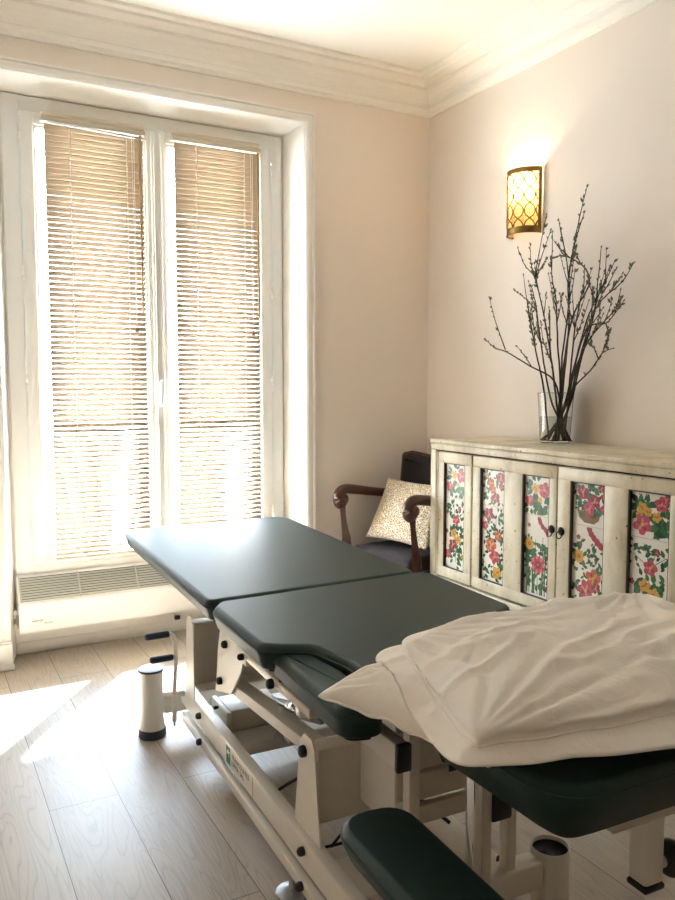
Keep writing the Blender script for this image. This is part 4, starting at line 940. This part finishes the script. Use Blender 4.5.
def bud(m, p, d, l, open_=False):
    d = d.normalized(); n = 6
    pr_ = [0, .55, 1, .9, .5, 0]
    m.tube([p+d*(l*k/5) for k in range(6)], .001, 6, rr=[max(.0004, q*l*.22) for q in pr_])
labs = {'tall': 'tallest budding twig rising in the middle of the vase', 'left': 'long low twig reaching from the vase towards the armchair corner, forked at its tip', 'fan': 'twig topped by a fan of thin shoots just below the wall lamp',
        'right low': 'low bare twig bending out of the vase, one fat bud at its end', 'right tip': 'long slanting twig that reaches farthest over the sideboard away from the lamp', 'arc': 'twig in the vase whose thin tip arches over in a hook',
        'in': 'budding willow twig in the crowded middle of the glass vase'}
rb = random.Random(11)
for kind, main, subs in BR:
    base = Vector(main[0])
    def P_(q): return Vector(q)-base
    def spline(pts, k=5):
        pv = [P_(q) for q in pts]; out = []
        for i in range(len(pv)-1):
            p0 = pv[max(i-1, 0)]; p1 = pv[i]; p2 = pv[i+1]; p3 = pv[min(i+2, len(pv)-1)]
            for j in range(k):
                t = j/k; out.append(.5*((2*p1)+(-p0+p2)*t+(2*p0-5*p1+4*p2-p3)*t*t+(-p0+3*p1-3*p2+p3)*t**3))
        out.append(pv[-1]); return out
    m = MB(); S0 = spline(main); n = len(S0)
    S0 = [p + Vector((rb.uniform(-1, 1), rb.uniform(-1, 1), 0))*.0012 for p in S0]
    m.tube(S0, .004, 7, rr=[.0040*(1-i/n)**.8+.0011 for i in range(n)])
    lines = [S0]
    for s_ in subs:
        S1 = spline(s_); k = len(S1); m.tube(S1, .002, 6, rr=[.0019*(1-i/k)+.0009 for i in range(k)]); lines.append(S1)
    if kind != 'left' and kind != 'right low':
        for _ in range(3):
            i = rb.randint(int(n*.5), int(n*.85)); d = (S0[i+1]-S0[i]).normalized(); a = rb.uniform(0, 6.28); q = Vector((math.cos(a)*.35, math.sin(a), 0))
            l = rb.uniform(.05, .11); P1 = S0[i]; S1 = [P1+(d+q*.55).normalized()*l*.4*t_/3+(Vector((0, 0, 1))*l*.6*(t_/6)**1.5 if t_ else Vector()) + (d+q*.25)*l*.3*t_/6 for t_ in range(7)]
            if max((p+base).x for p in S1) < XR-.03: m.tube(S1, .002, 6, rr=[.0017*(1-t_/7)+.0008 for t_ in range(7)]); lines.append(S1)
    o = m.build('willow_twig', M_bark); o.location = base
    tag(o, labs[kind], 'twig', 'budding twigs in the glass vase')
    m = MB()
    for li, Ls in enumerate(lines):
        st = len(Ls)//2 if li == 0 else 1
        for i in range(st, len(Ls)-1):
            for _ in range(2 if rb.random() < .25 else 1):
                if rb.random() < .78:
                    d = (Ls[i+1]-Ls[i]).normalized(); a = rb.uniform(0, 6.28); sd = Vector((math.cos(a)*.6, math.sin(a), 0))
                    q = Ls[i].lerp(Ls[i+1], rb.random())
                    bud(m, q, d+sd*rb.uniform(.5, 1.1), rb.uniform(.012, .018) if rb.random() < .7 else rb.uniform(.018, .028))
        bud(m, Ls[-1]-(Ls[-1]-Ls[-2]).normalized()*.003, Ls[-1]-Ls[-2], .015)
    m.build('buds', M_bud, o)

# ------------------------------------------------------------------ wall lamp
WL = empty('wall_sconce', (XR, 3.088, 2.10)); tag(WL, 'lit half round pierced brass wall lamp above the sideboard', 'wall lamp')
RY, RX, HH = .104, .098, .318
def sp(a, z, k=1.0): return Vector((-.004-RX*math.cos(a)*k, -RY*math.sin(a)*k, z))   # a -90..90
def band(m, z0, z1, k=1.0, th=.003, a0=-90, a1=90):
    N = 28; t = bmesh.new(); rg = []
    for i in range(N+1):
        a = R(a0+(a1-a0)*i/N); rg.append([t.verts.new(sp(a, z, kk)) for z, kk in ((z0, k), (z1, k), (z1, k-th/.11), (z0, k-th/.11))])
    for a, b in zip(rg, rg[1:]):
        for q in range(4): t.faces.new((a[q], a[(q+1) % 4], b[(q+1) % 4], b[q]))
    t.faces.new(rg[0]); t.faces.new(rg[-1]); bmesh.ops.recalc_face_normals(t, faces=t.faces[:]); m._join(t, None, False)
def f(m):
    band(m, 0, .034, 1.0, .004); band(m, HH-.024, HH, 1.0, .004); band(m, .0, .004, 1.02, .008); band(m, HH-.004, HH, 1.02, .008)
    band(m, .034, HH-.024, 1.0, .004, 78, 90); band(m, .034, HH-.024, 1.0, .004, -90, -84)
frm = part('shade_frame', M_brass, f, WL)
def f(m):
    z0, z1 = .032, HH-.022; nc = 4.5; dA = 150/nc; rows = 3.5; h_ = (z1-z0)/rows
    for k in range(-1, 8):
        for sgn in (1, -1):
            pts = []
            for i in range(61):
                z = z0+(z1-z0)*i/60; ph = (z-z0)/h_*2*math.pi/2
                a = -80+k*dA+sgn*(dA/2)*math.cos(ph)*(1-.12*math.cos(2*ph))
                pts.append((a, z))
            seg = []
            for a, z in pts:
                if -85 < a < 79: seg.append(sp(R(a), z, .99))
                else:
                    if len(seg) > 2: m.tube(seg, .0040, 5)
                    seg = []
            if len(seg) > 2: m.tube(seg, .0040, 5)
    for k in range(0, 6):
        for r_ in range(0, 8):
            a = -80+k*dA+(dA/2 if r_ % 2 else 0); z = z0+(r_)*h_/2
            if not (-78 < a < 74) or z < z0+.01 or z > z1-.01: continue
            for rr_, ph0 in ((.011, 0), (.0055, 1)):
                seg = [sp(R(a)+rr_*math.cos(t)/.11, z+rr_*1.15*math.sin(t), .988) for t in [ph0+2*math.pi*q/10 for q in range(9)]]
                m.tube(seg, .0012, 4)
            for q in range(4):
                t = math.pi/4+q*math.pi/2; m.tube([sp(R(a)+.011*math.cos(t)/.11, z+.0125*math.sin(t), .988), sp(R(a)+.018*math.cos(t)/.11, z+.022*math.sin(t), .988)], .0011, 4)
part('lattice', M_brass, f, frm)
part('glass_liner', M_liner, lambda m: band(m, .006, HH-.006, .95, .002), WL)
part('back_plate', M_brass, lambda m: m.box((-.004, -.04, .10), (-.001, .04, .24), .001, 1), WL)
sk = part('lamp_holder', M_brass, lambda m: (m.tube([(-.004, 0, .13), (-.05, 0, .13)], .006, 8), m.lathe([(0, 0), (.014, 0), (.014, .035), (0, .035)], (-.05, 0, .125), 14)), WL)
part('bulb', M_bulb, lambda m: m.lathe([(0, .0), (.010, .002), (.014, .012), (.021, .032), (.021, .044), (.014, .058), (.006, .068), (0, .072)], (-.05, 0, .158), 18), sk)
L = bpy.data.lights.new('sconce_light', 'POINT'); L.energy = 1.45; L.color = (1, .78, .46); L.shadow_soft_size = .025
lo = bpy.data.objects.new('sconce_light', L); col.objects.link(lo); lo.location = (XR-.054, 3.088, 2.10+.25)

# unseen slab added outside: it keeps the sun off the upper part of the blinds
m = MB(); m.box((-1.4, 4.362, 2.98), (3.6, 5.95, 3.16)); struct(m.build('sun_blocking_slab', M_trim))
# ------------------------------------------------------------------ daylight
w = bpy.data.worlds.new('sky'); scene.world = w; w.use_nodes = True; nt = w.node_tree; bg = nt.nodes['Background']
tc = nt.nodes.new('ShaderNodeTexCoord'); sz = nt.nodes.new('ShaderNodeSeparateXYZ'); nt.links.new(tc.outputs['Generated'], sz.inputs[0])
c = ramp(nt, sz.outputs['Z'], [(0.0, (.46, .48, .48)), (.49, (.68, .74, .80)), (.52, (.78, .90, 1.0)), (1.0, (.48, .68, 1.0))])
mr = nt.nodes.new('ShaderNodeMapRange'); mr.inputs['From Min'].default_value = -1; mr.inputs['From Max'].default_value = 1; nt.links.new(sz.outputs['Z'], mr.inputs['Value']); nt.links.new(mr.outputs[0], nt.nodes['Color Ramp'].inputs[0])
nt.links.new(c, bg.inputs['Color']); bg.inputs['Strength'].default_value = 9.0
s_ = bpy.data.lights.new('sun', 'SUN'); s_.energy = 40; s_.angle = R(2.2); s_.color = (1, .97, .93)
so = bpy.data.objects.new('sun', s_); col.objects.link(so); so.rotation_euler = Vector((-.78, -1, -1.02)).to_track_quat('-Z', 'Y').to_euler(); so.location = (4, 8, 6)
pl = bpy.data.lights.new('window_portal', 'AREA'); pl.shape = 'RECTANGLE'; pl.size = 1.46; pl.size_y = 2.3; pl.cycles.is_portal = True
po_ = bpy.data.objects.new('window_portal', pl); col.objects.link(po_); po_.location = (1.147, FY+.12, 1.56); po_.rotation_euler = (R(-90), 0, 0)

# ------------------------------------------------------------------ camera
cam = bpy.data.cameras.new('camera'); co = bpy.data.objects.new('camera', cam); col.objects.link(co); scene.camera = co
cam.sensor_fit = 'VERTICAL'; cam.sensor_height = 36; cam.lens = 782.8*36/900; cam.clip_start = .05
co.location = (0, 0, 1.35); co.rotation_euler = (R(90-4.742), R(0), -R(28.44))
scene.view_settings.view_transform = 'Standard'; scene.view_settings.look = 'None'; scene.view_settings.gamma = 1; scene.view_settings.use_curve_mapping = False
scene.view_settings.exposure = 2.22
scene.cycles.use_denoising = True
try: scene.cycles.denoiser = 'OPENIMAGEDENOISE'
except Exception: pass
scene.cycles.max_bounces = 14; scene.cycles.diffuse_bounces = 8; scene.cycles.transparent_max_bounces = 16; scene.cycles.transmission_bounces = 10
scene.cycles.sample_clamp_indirect = 12
scene.cycles.caustics_reflective = False; scene.cycles.caustics_refractive = False
